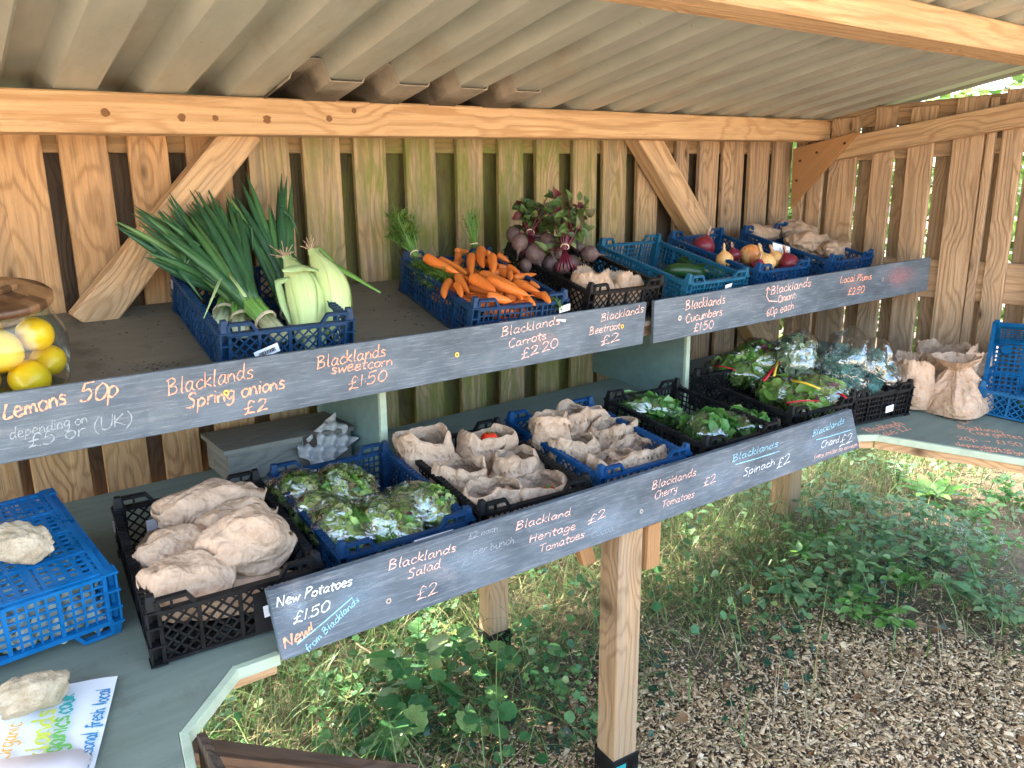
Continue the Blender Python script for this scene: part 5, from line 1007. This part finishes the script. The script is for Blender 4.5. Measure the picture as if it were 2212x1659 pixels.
jp=[(z*.78,r*1.02) for z,r in [(0,.02),(.0,.095),(.006,.106),(.03,.110),(.07,.112),(.11,.111),(.135,.106),(.165,.094),(.195,.086),(.203,.085)]]
V,F=turned([(z,r) for z,r in jp],64,0,0); o=npmesh('glass_body',V,F,M['glass'],J,True); 
V,F=turned([(z*.78,r+.005) for z,r in [(.200,.079),(.197,.084),(.201,.087),(.206,.084),(.206,.079)]],64,0,0); npmesh('rim',V,F,M['glass'],J,True)
def lidmat():
    m,nt,b,out=newmat('striped_acacia'); g=N_(nt); o=g.obj(); s=g.n('ShaderNodeSeparateXYZ'); g.lk(g.scale(o,(1,1,1)),s.inputs[0]); xx=g.math('ADD',s.outputs[0],g.math('MULTIPLY',s.outputs[1],.6)); st=g.math('FLOOR',g.math('MULTIPLY',xx,42)); wn=g.n('ShaderNodeTexWhiteNoise',noise_dimensions='1D'); g.lk(st,wn.inputs['W']); gr=g.noise(g.scale(o,(14,-22,1)),6,4,.7); c=g.mix(wn.outputs[0],(.05,.022,.010),(.36,.19,.085)); c=g.mix(g.mapr(gr,.4,.7,0,.5),c,(.10,.05,.02)); g.lk(c,b.inputs['Base Color']); b.inputs['Roughness'].default_value=.4; return m
M['lid']=lidmat(); V,F=turned([(z-.045,r) for z,r in [(.205,.001),(.205,.095),(.207,.098),(.218,.098),(.221,.095),(.221,.062),(.216,.058),(.216,.001)]],64,0,0); npmesh('lid',V,F,M['lid'],J,True)
J.children[-1].data.set_sharp_from_angle(angle=R_(30))
mb=MB(); mb.frame((0,0,.169),Vector((.8,.6,0)),Vector((-.6,.8,0)),(0,0,1),.11,.014,.012,-.055,-.007,0); mb.build('lid_grip',M['lid'],J,bevel=.003)
def lemonmat():
    m,nt,b,out=newmat('lemon_peel'); g=N_(nt); o=g.obj(); n=g.noise(o,18,3,.6); p=g.noise(o,420,2,.5); c=g.mix(g.mapr(n,.35,.65),(.86,.46,.006),(.82,.58,.02)); g.lk(c,b.inputs['Base Color']); b.inputs['Roughness'].default_value=.35; b.inputs['Subsurface Weight'].default_value=.05; b.inputs['Subsurface Radius'].default_value=(.01,.006,.001); g.bump(b,p,.25,.001); return m
M['lemon']=lemonmat()
for i,(x,y,z,r,d,lb) in enumerate(((-.045,-.055,.033,.034,(1,.2,.1),'lemon at the bottom left of the jar'),(.035,-.065,.032,.034,(.3,.9,.2),'greenish lemon at the bottom right front of the jar'),(.075,.0,.034,.030,(.2,1,.3),'lemon against the right side of the glass, at the bottom'),(-.005,-.055,.088,.038,(.8,-.5,-.35),'big lemon with a knobbly tip facing out'),(.058,-.02,.098,.031,(-.3,-.8,.1),'upper right lemon with its stalk end facing out'),(-.075,-.03,.09,.032,(.2,.8,.1),'lemon at the left edge of the jar'),(0,.05,.034,.034,(1,1,0),'lemon at the back of the jar'),(-.02,.04,.09,.034,(1,1,0),'upper lemon at the back of the jar'))):
    pr=[(-1.22,.02),(-1.2,.14),(-1.08,.24),(-.95,.45),(-.7,.75),(-.3,.98),(0,1.02),(.35,.96),(.7,.74),(.95,.44),(1.08,.22),(1.1,.02)]; V,F=turned([(a*r,q*r) for a,q in pr],28,.02,i); V=orient(V,d); o=npmesh('lemon',V,F,M['lemon'],None,True); o.location=Vector((jc.x,jc.y,jz))+jm@Vector((x,y,z)); tag(o,lb,'lemon','lemons in the glass jar')
# ---- things at the left of the counter
def stonemat():
    m,nt,b,out=newmat('pitted_limestone'); g=N_(nt); o=g.obj(); n=g.noise(o,22,6,.7); n2=g.noise(o,80,5,.75); c=g.mix(g.mapr(n,.35,.65),(.36,.27,.16),(.62,.53,.38)); c=g.mix(g.mapr(n2,.57,.7,0,.7),c,(.13,.08,.045)); c=g.mix(g.mapr(g.noise(g.scale(o,(1,1,1),(5,5,5)),9,4,.6),.52,.66,0,.7),c,(.20,.16,.05)); g.lk(c,b.inputs['Base Color']); b.inputs['Roughness'].default_value=.9; g.bump(b,g.math('ADD',n,n2),.9,.008); return m
M['stone']=stonemat()
def stone(loc,s,rot,seed,lb):
    bm=bmesh.new(); bmesh.ops.create_icosphere(bm,subdivisions=5,radius=1)
    for v in bm.verts:
        p=v.co.copy(); k=1; 
        for q in range(9):
            n=noise.noise_vector(Vector((q*7.1,seed,3)))*2; n.normalize(); dd=p.dot(n)-.62-.1*math.sin(q*3+seed)
            if dd>0: p-=n*dd*.85
        f=noise.noise(p*1.6+Vector((seed,0,0)))*.16+noise.noise(p*4+Vector((seed,2,0)))*.10+noise.noise(p*10)*.045+noise.noise(p*22)*.02; v.co=p*(1+f)
    bmesh.ops.scale(bm,vec=s,verts=bm.verts); bmesh.ops.rotate(bm,verts=bm.verts,matrix=Euler(rot).to_matrix()); me=bpy.data.meshes.new('stone'); bm.to_mesh(me); bm.free(); me.materials.append(M['stone']); me.polygons.foreach_set('use_smooth',[True]*len(me.polygons)); o=link('stone',me); o.location=loc; tag(o,lb,'stone')
stone(T(66,1500,.038),(.056,.042,.042),(.1,.2,.5),3,'craggy cream stone holding down the paper sign')
stone(hit(28,1178,TA+.160,TB,TC),(.060,.045,.038),(.1,.1,-.2),8,'flat mossy yellow stone on top of the upturned crate')
# paper sign
M['sheet']=simple('white_sheet',(.70,.73,.76),.6,.3,.04,14)
pc=[T(255,1465,.004),T(200,1672,.004),T(-60,1690,.003),T(-40,1500,.003)]
o0=pc[0]; mb=MB(o0); n=10; V=[]
for j in range(n+1):
    for i in range(n+1):
        a=pc[0].lerp(pc[3],i/n); b=pc[1].lerp(pc[2],i/n); q=a.lerp(b,j/n); q=q+Vector((0,0,.004*math.exp(-((i)**2+(j)**2)/5)+.0012*math.sin(i*.9+j*.4))); V.append(q)
mb.add(V,[(j*(n+1)+i,j*(n+1)+i+1,(j+1)*(n+1)+i+1,(j+1)*(n+1)+i) for j in range(n) for i in range(n)]); sg=mb.build('paper_sign',M['sheet'],None,True); sg.location=o0; tag(sg,'white hand-painted paper sign lying on the counter under a stone','paper sign')
SP=lambda px,py:T(px,py,.0062)
pens={k:simple(k,c,.6) for k,c in {'blue_pen':(.03,.22,.42),'teal_pen':(.03,.35,.33),'green_pen':(.13,.42,.08),'lime_pen':(.55,.62,.06),'orange_pen':(.75,.42,.05)}.items()}
write(sg,o0,'Seasonal. fresh. local',SP,(190,1660),(240,1487),.0125,pens['blue_pen'],.0032,'painted_words'); write(sg,o0,'organics',SP,(128,1652),(152,1545),.017,pens['green_pen'],.0048,'painted_words'); write(sg,o0,'.couk',SP,(152,1545),(162,1498),.015,pens['teal_pen'],.0045,'painted_words'); write(sg,o0,'Blacklands',SP,(80,1720),(122,1530),.017,pens['lime_pen'],.0048,'painted_words'); write(sg,o0,'Organic',SP,(20,1640),(48,1560),.013,pens['orange_pen'],.003,'painted_words')
# white tray
M['tray']=simple('white_tray_plastic',(.78,.72,.72),.4,.5); bm=bmesh.new(); c=T(40,1690,.012); bmesh.ops.create_cube(bm,size=1)
bmesh.ops.scale(bm,vec=(.16,.10,.028),verts=bm.verts); bmesh.ops.delete(bm,geom=[f for f in bm.faces if f.normal.z>.9],context='FACES'); 
for v in bm.verts:
    if v.co.z<0: v.co.x*=.88; v.co.y*=.85
bmesh.ops.bevel(bm,geom=[e for e in bm.edges],offset=.01,segments=3,affect='EDGES'); bmesh.ops.rotate(bm,verts=bm.verts,matrix=Matrix.Rotation(-.45,3,'Z')@Matrix.Rotation(PI,3,'X')); me=bpy.data.meshes.new('tray'); bm.to_mesh(me); bm.free(); me.materials.append(M['tray']); me.polygons.foreach_set('use_smooth',[True]*len(me.polygons)); o=link('tray',me); o.location=c; solid(o,.002); tag(o,'white plastic tray upside down on the paper sign, bottom left corner','tray')
# egg trays
M['pulp']=simple('grey_moulded_pulp',(.44,.43,.40),.9,.2,.2,60,.6,200); M['pulpg']=simple('pale_green_pulp',(.50,.56,.48),.9,.2,.15,60,.5,200)
def eggtray(nx,ny,p,m3,mat,lb,par=.045):
    V=[];F=[];sx,sy=nx*12,ny*12
    for j in range(sy+1):
        for i in range(sx+1):
            x=i/12;y=j/12; z=.020*math.cos(2*PI*x)*math.cos(2*PI*y); V.append(m3@Vector(((x-nx/2)*par,(y-ny/2)*par,z+.02)))
    F=[(j*(sx+1)+i,j*(sx+1)+i+1,(j+1)*(sx+1)+i+1,(j+1)*(sx+1)+i) for j in range(sy) for i in range(sx)]
    o=npmesh('egg_tray',V,F,mat,None,True); o.location=p; solid(o,.0025); tag(o,lb,'egg tray')
p=YP(700,962,1.80); eggtray(3,2,p,Matrix.Rotation(.2,3,'Z')@Matrix.Rotation(-.5,3,'Y')@Matrix.Rotation(R_(62),3,'X'),M['pulp'],'grey egg tray propped on edge behind the salad crate')
eggtray(6,5,Vector((.02,1.50,tz(.02,1.5)+.006)),(Vector((0,0,1)).rotation_difference(nT)).to_matrix(),M['pulpg'],'pale green egg tray poking out under the upturned blue crate',.052)
# old wooden box behind
bx=Vector((.66,1.83,0)); 
fo=T(515,1040,.0); mb=MB((.60,1.86,.80)); z0=tz(.6,1.86)+.001; mb.box((.515,1.80,z0),(.835,1.815,z0+.075),0); mb.box((.515,1.955,z0),(.835,1.97,z0+.075),0); mb.box((.515,1.8152,z0),(.53,1.9548,z0+.075),1); mb.box((.82,1.8152,z0),(.835,1.9548,z0+.075),1)
M['oldbox']=wood('grey_old_box_wood',(.22,.21,.17),(.12,.11,.09),(.16,.17,.15),.6,0,.3,1); bo=empty('wooden_box',(.60,1.86,.80),'grey weathered wooden box behind the salad crate','box'); mb.build('box_body',M['oldbox'],bo,bevel=.001)
mb=MB((.60,1.86,.80)); mb.box((.505,1.79,z0+.0755),(.842,1.98,z0+.088),0); ld=mb.build('lid',M['oldbox'],bo,bevel=.001); mb=MB((.60,1.86,.80)); mb.box((.70,1.7865,z0+.040),(.735,1.7895,z0+.0865),0); mb.build('hinge',M['dark_wood'],ld)
# crumbs on shelf and counter
def debris(name,pts,fn,lb,sz,mat,seed):
    rr=random.Random(seed); mb=MB(fn(*pts[0]))
    for (px,py,r,n) in [(a[0],a[1],a[2],a[3]) for a in pts]:
        pass
    return mb
rr=random.Random(4); mb=MB((0,0,0))
for (px,py,sx_,sy_,n) in ((325,800,30,10,60),(300,790,40,12,30),(890,690,60,30,40),(860,640,60,25,30),(400,690,120,60,25),(250,720,80,60,20)):
    for k in range(n):
        q=U(px+rr.gauss(0,sx_),py+rr.gauss(0,sy_),.0012)
        if q.y<1.60 or q.y>2.0: continue
        a=rr.uniform(0,6.28); l=rr.uniform(.001,.006); mb.frame(q,Vector((math.cos(a),math.sin(a),0)),Vector((-math.sin(a),math.cos(a),UC)).normalized(),Vector((0,-UC,1)).normalized(),l,l*.35,.0012)
tag(mb.build('soil_crumbs',M['dark_wood'],None),'dark crumbs of soil scattered on the upper shelf','crumbs',kind='stuff')
# ================================================================== GROUND AND PLANTS
n=90; xs_=np.linspace(-1,1,n+1); X_,Y_=np.meshgrid(np.sign(xs_)*np.abs(xs_)**3*60+1.5,np.sign(xs_)*np.abs(xs_)**3*60+1.2)
gz=np.zeros_like(X_)
for j in range(n+1):
    for i in range(n+1): gz[j,i]=noise.noise(Vector((X_[j,i]*1.3,Y_[j,i]*1.3,0)))*.025*min(1,1) if abs(X_[j,i])<12 else 0
V=np.stack([X_.ravel(),Y_.ravel(),gz.ravel()-.012],1); F=[(j*(n+1)+i,j*(n+1)+i+1,(j+1)*(n+1)+i+1,(j+1)*(n+1)+i) for j in range(n) for i in range(n)]
g_=npmesh('ground',V,F,M['soil'],None,True); g_['kind']='structure'
def P_in(n,x0,x1,y0,y1,dens):
    x=rng.uniform(x0,x1,n);y=rng.uniform(y0,y1,n); k=rng.random(n)<dens(x,y); return x[k],y[k]
def sig(t): return 1/(1+np.exp(-t))
# chips lie where x,y is in front-right
def chipd(x,y):   # 1 on the chipped path, 0 in the weeds
    lim=np.where(x<1.5,1.45,np.where(x<2.4,1.45-(x-1.5)*.32,1.16-(x-2.4)*1.1)); w=.12*np.sin(x*9)+.07*np.sin(x*23+y*5)
    return sig((lim+w-y)*16)
x,y=P_in(85000,.55,3.3,.2,1.75,lambda x,y:np.clip(chipd(x,y)+.10,0,1)); N=len(x)
t=np.array([(-.5,-.5,-.5),(.5,-.5,-.5),(.5,.5,-.5),(-.5,.5,-.5),(-.42,-.35,.5),(.5,-.3,.5),(.38,.45,.5),(-.5,.5,.5)]); tf=[(0,3,2,1),(4,5,6,7),(0,1,5,4),(1,2,6,5),(2,3,7,6),(3,0,4,7)]
Lc=rng.gamma(1.6,.0048,N)+.003; Wc=Lc*rng.uniform(.15,.55,N); Hc=rng.uniform(.0012,.004,N); Mx=rotm(rng.uniform(0,6.28,N),rng.normal(0,.35,N),rng.normal(0,.35,N),np.ones(N))*np.stack([Lc,Wc,Hc],1)[:,None,:]
V,F=scatter(t,tf,Mx,np.stack([x,y,rng.uniform(.0,.014,N)],1)); npmesh('wood_chips',V,F,M['chips']); tag(bpy.context.scene.collection.objects[-1],'pale wood chip mulch covering the path in front of the stall','wood chips',kind='stuff')
# straw and dry stems
x,y=P_in(17000,-.2,4.6,.3,3.2,lambda x,y:np.clip(.35+.5*(1-chipd(x,y)),0,1)); N=len(x); seg=4
def blades(x,y,z,L,W,yaw,lean,curve,mat,name,lb,cat,cyl=False,kind='stuff'):
    N=len(x); s=np.linspace(0,1,seg+1); dirx=np.cos(yaw);diry=np.sin(yaw); V=np.zeros((N,(seg+1)*2,3))
    for k,tt in enumerate(s):
        ang=lean+curve*tt; hx=L*tt*np.sin(np.clip(ang,0,1.75)); hz=L*tt*np.cos(np.clip(ang,0,1.75)); w=W*(1-tt**1.5*.9)/2
        for q,sg in ((0,-1),(1,1)): V[:,2*k+q,0]=x+dirx*hx-diry*w*sg; V[:,2*k+q,1]=y+diry*hx+dirx*w*sg; V[:,2*k+q,2]=np.maximum(z+hz,.002)
    f=np.array([(2*k,2*k+1,2*k+3,2*k+2) for k in range(seg)]); F=(f[None]+(np.arange(N)*(seg+1)*2)[:,None,None]).reshape(-1,4); o=npmesh(name,V.reshape(-1,3),F,mat,None,True); tag(o,lb,cat,kind=kind); return o
blades(x,y,rng.uniform(.004,.05,N),rng.gamma(3,.035,N)+.02,rng.uniform(.0010,.0030,N),rng.uniform(0,6.28,N),rng.normal(1.45,.22,N),rng.normal(0,.35,N),M['straw'],'dry_straw','pale dry straw and dead stems strewn over soil and weeds','straw')
def gd(x,y):
    a=np.exp(-(((x-2.35)/.5)**2+((y-1.85)/.35)**2))*1.0; b=np.exp(-(((x-.55)/.55)**2+((y-2.0)/.6)**2))*.7; c=np.exp(-(((x-2.95)/.28)**2+((y-.85)/.28)**2))*.5; d=sig((y-1.75)*6)*.9
    return np.clip(a+b+c+d+.06*(y>1.45),0,1)
x,y=P_in(80000,-.4,6.5,.4,5.0,gd); N=len(x)
blades(x,y,np.zeros(N),rng.gamma(5,.030,N)+.05,rng.uniform(.002,.0055,N),rng.uniform(0,6.28,N),np.abs(rng.normal(.45,.3,N)),np.abs(rng.normal(.9,.45,N)),M['grass'],'grass','long bent grass growing under and behind the counter','grass')
# leaf templates (flat, z up, stem at origin, pointing +x)
def tmpl(outline,fold=.18,cup=.1):
    V=[(0,0,0)]; 
    for px,py in outline: V.append((px,py,fold*abs(py)-cup*px*px))
    V.append((.5,0,-cup*.25)); c=len(V)-1; m=len(outline); F=[(c,1+i,1+(i+1)%m) for i in range(m)]; return np.array(V),np.array(F)
def scal(n=9,amp=.07):
    o=[]
    for i in range(n*4+1):
        a=-PI+.35+(2*PI-.7)*i/(n*4); r=.5*(1+amp*math.cos(i*PI/2)); o.append((.5+r*math.cos(a),r*1.05*math.sin(a)))
    return o+[(.12,.0)]
def ovate(n=10,ser=.03,w=.3):
    u=[(i/n,w*math.sin(PI*(i/n)**.75)*(1 if i<n else 0)+(ser if i%2 else 0)) for i in range(0,n+1)]; return [(x,-y) for x,y in u]+[(x,y) for x,y in u[::-1][1:-1]]
def ivyo():
    r=[]; 
    for a,q in ((-150,.25),(-110,.5),(-75,.28),(-48,.62),(-22,.36),(0,.85),(22,.36),(48,.62),(75,.28),(110,.5),(150,.25)): r.append((.3+q*math.cos(R_(a))*.9,q*math.sin(R_(a))))
    return r
def lobed():
    r=[]
    for i in range(25): a=-PI+.3+(2*PI-.6)*i/24; q=.5*(.55+.45*abs(math.cos(a*2.5))); r.append((.5+q*math.cos(a),q*math.sin(a)))
    return r
TP={'round':tmpl(scal()),'ovate':tmpl(ovate(),.25,.15),'ivy':tmpl(ivyo(),.05,.05),'lobed':tmpl(lobed(),.1,.1)}
def cover(name,kind_,n,x0,x1,y0,y1,dens,h0,h1,s0,s1,mat,lb,cat,clump=0):
    x,y=P_in(n,x0,x1,y0,y1,dens); N=len(x); v,f=TP[kind_]; z=rng.uniform(h0,h1,N)
    V,F=scatter(v,f,rotm(rng.uniform(0,6.28,N),rng.normal(0,.45,N),rng.normal(-.1,.45,N),rng.uniform(s0,s1,N)),np.stack([x,y,z],1)); o=npmesh(name,V,F,mat); tag(o,lb,cat,kind='stuff'); return o
nz=lambda x,y,f,s:np.array([noise.noise(Vector((a*f,b*f,s))) for a,b in zip(x,y)])
weedd=lambda x,y:np.clip((1-chipd(x,y))*(.45+1.3*nz(x,y,3.2,1.)),0,1)
cover('weed_leaves','lobed',9000,.2,1.5,1.2,2.4,lambda x,y:np.clip((1-chipd(x,y))*(.35+1.3*nz(x,y,4,7.)),0,1),.01,.10,.012,.032,M['weed'],'low fine-leaved weeds under the middle of the counter','weeds')
cover('ground_ivy','ivy',2600,.9,3.2,.9,2.0,lambda x,y:np.clip(np.exp(-((y-1.45+.2*(x-1.8))/.18)**2)*(.4+1.6*nz(x,y,4,3.)),0,1),.008,.05,.022,.045,M['ivy'],'dark ivy leaves creeping along the edge of the chip path','ivy')
cover('mint_carpet','ovate',17000,2.0,6.0,.9,4.2,lambda x,y:np.clip((1-chipd(x,y))*(.30+1.5*nz(x,y,2.6,5.)),0,1),.02,.20,.020,.048,M['mint'],'tangle of small grey-green mint and nettle leaves right of the counter legs','weeds')
cover('dead_leaves','ovate',260,.4,3.6,.4,2.2,lambda x,y:np.ones(len(x))*.6,.008,.03,.02,.055,M['dead'],'scattered dead brown leaves on the ground','dead leaves')
cover('under_cover','round',1500,.3,2.2,1.3,2.4,lambda x,y:weedd(x,y)*.55,.02,.11,.015,.035,M['weed'],'small round weed leaves between the grass','weeds')
# individual plants
def plant(name,loc,nst,H,spread,shape,ls,mat,label,cat,group,seed,pairs=4,term=1,flower=False):
    rr=random.Random(seed); loc=Vector(loc); o=empty(name,loc,label,cat,group); st=MB(); Ms=[];Ts=[]; fl=MB()
    for i in range(nst):
        a=rr.uniform(0,6.28); q=spread*math.sqrt(rr.random()); h=H*rr.uniform(.55,1.1); tip=Vector((math.cos(a)*q,math.sin(a)*q,h)); mid=tip*.5+Vector((0,0,h*.15)); b0=Vector((math.cos(a)*q*.2,math.sin(a)*q*.2,0)); st.tube([b0,mid,tip],[.0016,.0014,.0009],5)
        sc=ls*rr.uniform(.7,1.25)
        lst=[(tip,sc)] if term else []
        for k in range(pairs):
            t=.35+.62*(k+1)/pairs; p=b0.lerp(mid,t*2) if t<.5 else mid.lerp(tip,(t-.5)*2)
            for s_ in (0,1): lst.append((p,sc*(1.05-.5*t)))
        for kk,(p,s) in enumerate(lst):
            ya=rr.uniform(0,6.28) if not pairs else (kk*2.4+a)
            Ms.append((ya,rr.gauss(0,.3),rr.uniform(-.5,.25),s)); Ts.append(p)
        if flower:
            for k in range(3):
                c=tip+Vector((0,0,-.018*k)); 
                for w_ in range(10): d=Vector((rr.gauss(0,1),rr.gauss(0,1),rr.gauss(0,1))).normalized()*.0065; fl.strip([c+d*.5,c+d],.003,(rr.uniform(-1,1),rr.uniform(-1,1),1))
    st.build('stems',M['stemgreen'],o); A=np.array(Ms); v,f=TP[shape]; V,F=scatter(v,f,rotm(A[:,0],A[:,1],A[:,2],A[:,3]),np.array([tuple(t) for t in Ts])); npmesh('leaves',V,F,mat,o)
    if flower: fl.build('flowers',M['flower'],o)
    return o
M['flower']=simple('lilac_mint_flower',(.62,.52,.58),.8)
gg='garlic mustard plants under the counter'
for i,(px,py,n_,H,sp,ls,lb) in enumerate(((860,1580,7,.10,.08,.066,'garlic mustard nearest the dark timber, broad scalloped leaves'),(905,1500,7,.17,.08,.075,'tallest garlic mustard with one big kidney-shaped leaf'),(960,1460,7,.14,.09,.055,'garlic mustard just behind the tallest one'),(1010,1560,7,.10,.09,.052,'garlic mustard at the right end of the clump'),(1070,1480,7,.12,.09,.052,'garlic mustard in front of the metal-shod rear leg'),(1130,1420,5,.12,.08,.040,'garlic mustard right of the rear leg'),(780,1620,7,.07,.09,.055,'low garlic mustard left of the clump'),(930,1420,5,.12,.08,.04,'shaded garlic mustard left of the rear leg'),(760,1350,4,.14,.08,.04,'garlic mustard under the left end of the lowest chalkboard'))):
    q=G(px,py+30,0); plant('garlic_mustard',q,n_,H,sp,'round',ls,M['weed'],lb,'plant',gg,300+i,1,1)
gm='mint and nettle plants in the tangle at the right'
spots=[(1760,1200),(1840,1230),(1900,1180),(1960,1260),(2030,1210),(2090,1290),(2150,1200),(1720,1290),(1800,1290),(1880,1330),(2180,1330),(1990,1130),(2080,1120),(1780,1120),(1860,1100),(2190,1090)]
words=['beside the squared rear leg','left of the tangle centre','with yellowing tips in the middle','pale, in the middle of the tangle','behind the bare straw patch','low, near the right frame edge','tall, at the right frame edge','nearest the chip path at left','creeping toward the chips','bushy, at the edge of the chips','spreading at the lower right','dark, below the counter wing','bright, below the counter edge','just right of the lowest chalkboard','shaded, under the right wing corner','furthest right, under the wing']
for i,(px,py) in enumerate(spots):
    q=G(px,py+25,0); plant('mint_plant',q,10,.17 if py<1250 else .11,.13,'ovate',.050,M['mint'] if i%3 else M['spinach'],'leafy nettle-like plant '+words[i],'plant',gm,340+i,4,1)
for i,(px,py,lb) in enumerate(((2020,1170,'mint with pale lilac flower spikes, right of the tangle centre'),(2110,1215,'flowering mint at the far right with lilac spikes'),(1935,1035,'small flowering mint just below the counter wing'))):
    plant('flowering_mint',G(px,py+40,0),9,.22,.10,'ovate',.035,M['mint'],lb,'plant','flowering mint plants',380+i,4,1,True)
plant('mint_sprig',G(1900,1345,0),3,.055,.02,'ovate',.032,M['spinach'],'single bright mint sprig standing alone on the chips','plant',None,390,3,1)
# dock: big leaves
do=empty('dock_plant',G(2010,1085,0),'broad-leaved dock rising below the right wing of the counter','plant'); mb=MB(); rr=random.Random(2)
for k in range(8): a=k*.8; leaf_card(mb,Vector((0,0,.02)),(math.cos(a),math.sin(a),.75),(-math.cos(a)*.5,-math.sin(a)*.5,1),.19,.075,.35,8,.06,rr)
mb.build('leaves',M['spinach'],do,True)
# bramble-like bare twigs
tw=empty('twig',G(830,1480,.05),'pale bare forked twig lying in the garlic mustard','twig'); mb=MB(G(830,1480,.05))
A=G(770,1390,.10);B=G(900,1490,.05); mb.tube([A,A.lerp(B,.5)+Vector((0,0,.01)),B],[.003,.0035,.0025],7)
for (a,b) in (((800,1478),(870,1470)),((805,1500),(880,1495)),((790,1462),(860,1450))): mb.tube([G(*a,.07),G(*b,.07).lerp(B,.2),B],[.002,.0026,.002],6)
mb.build('branches',M['straw'],tw,True)
# hedge beyond the walls: leaf cloud with trunks
def hedge(name,x0,x1,y0,y1,h,n,lb,mat):
    o=empty(name,((x0+x1)/2,(y0+y1)/2,0),lb,'hedge'); c=o.location; N=n; px=rng.uniform(x0,x1,N);py=rng.uniform(y0,y1,N);pz=rng.uniform(.05,1,N)**.8*h; 
    k=np.array([noise.noise(Vector((a*1.6,b*1.6,d*1.6))) for a,b,d in zip(px,py,pz)])>-.08; k&=(pz<h*(.78+.25*np.array([noise.noise(Vector((a*1.1,b*1.1,9))) for a,b in zip(px,py)])))
    px,py,pz=px[k],py[k],pz[k]; N=len(px); v,f=TP['ovate']; V,F=scatter(v,f,rotm(rng.uniform(0,6.28,N),rng.normal(0,.8,N),rng.normal(0,.8,N),rng.uniform(.05,.11,N)),np.stack([px-c.x,py-c.y,pz],1)); npmesh('foliage',V,F,mat,o)
    mb=MB(); 
    for i in range(1): a=Vector((rng.uniform(x0,x1)-c.x,rng.uniform(y0,y1)-c.y,0)); mb.tube([a,a+Vector((.1,.05,h*.4)),a+Vector((.05,.15,h*.8))],[.05,.035,.015],8)
    mb.build('trunk',M['dark_wood'],o,True)
hedge('hedge',4.6,6.2,-1.5,5,2.9,26000,'sunlit leafy hedge seen through the gaps of the side wall',M['hedge'])
hedge('hedge',-4.5,4.6,3.9,5.3,4.6,80000,'green hedge behind the rear wall',M['hedge'])  # raised and thickened so its unseen upper part dapples the sun
hedge('hedge',7.5,9.5,-3,8,5.5,22000,'taller bank of foliage behind the hedge at the right',M['hedge'])
# ================================================================== LIGHT
w=bpy.data.worlds.new('World'); S.world=w; w.use_nodes=True; nt=w.node_tree; bg=nt.nodes['Background']; sky=nt.nodes.new('ShaderNodeTexSky'); sky.sky_type='NISHITA'; sky.sun_disc=False
EL,AZ=R_(48),R_(-35)      # sun behind the stall, from the left
sky.sun_elevation=EL; sky.sun_rotation=AZ; sky.air_density=1.0; sky.dust_density=3.5; sky.ozone_density=.4
nt.links.new(sky.outputs[0],bg.inputs[0]); bg.inputs[1].default_value=.15
sd=bpy.data.lights.new('sun','SUN'); so=bpy.data.objects.new('sun',sd); COL.objects.link(so); sd.energy=2.5; sd.angle=R_(.6); sd.color=(1,.93,.82)
d=Vector((math.sin(AZ)*math.cos(EL),math.cos(AZ)*math.cos(EL),math.sin(EL))); so.rotation_euler=d.to_track_quat('Z','Y').to_euler(); so.location=(0,0,6)
S.view_settings.view_transform='Standard'; S.view_settings.look='None'; S.view_settings.exposure=3.6; S.view_settings.gamma=1
S.cycles.max_bounces=10; S.cycles.transparent_max_bounces=24; S.cycles.diffuse_bounces=5
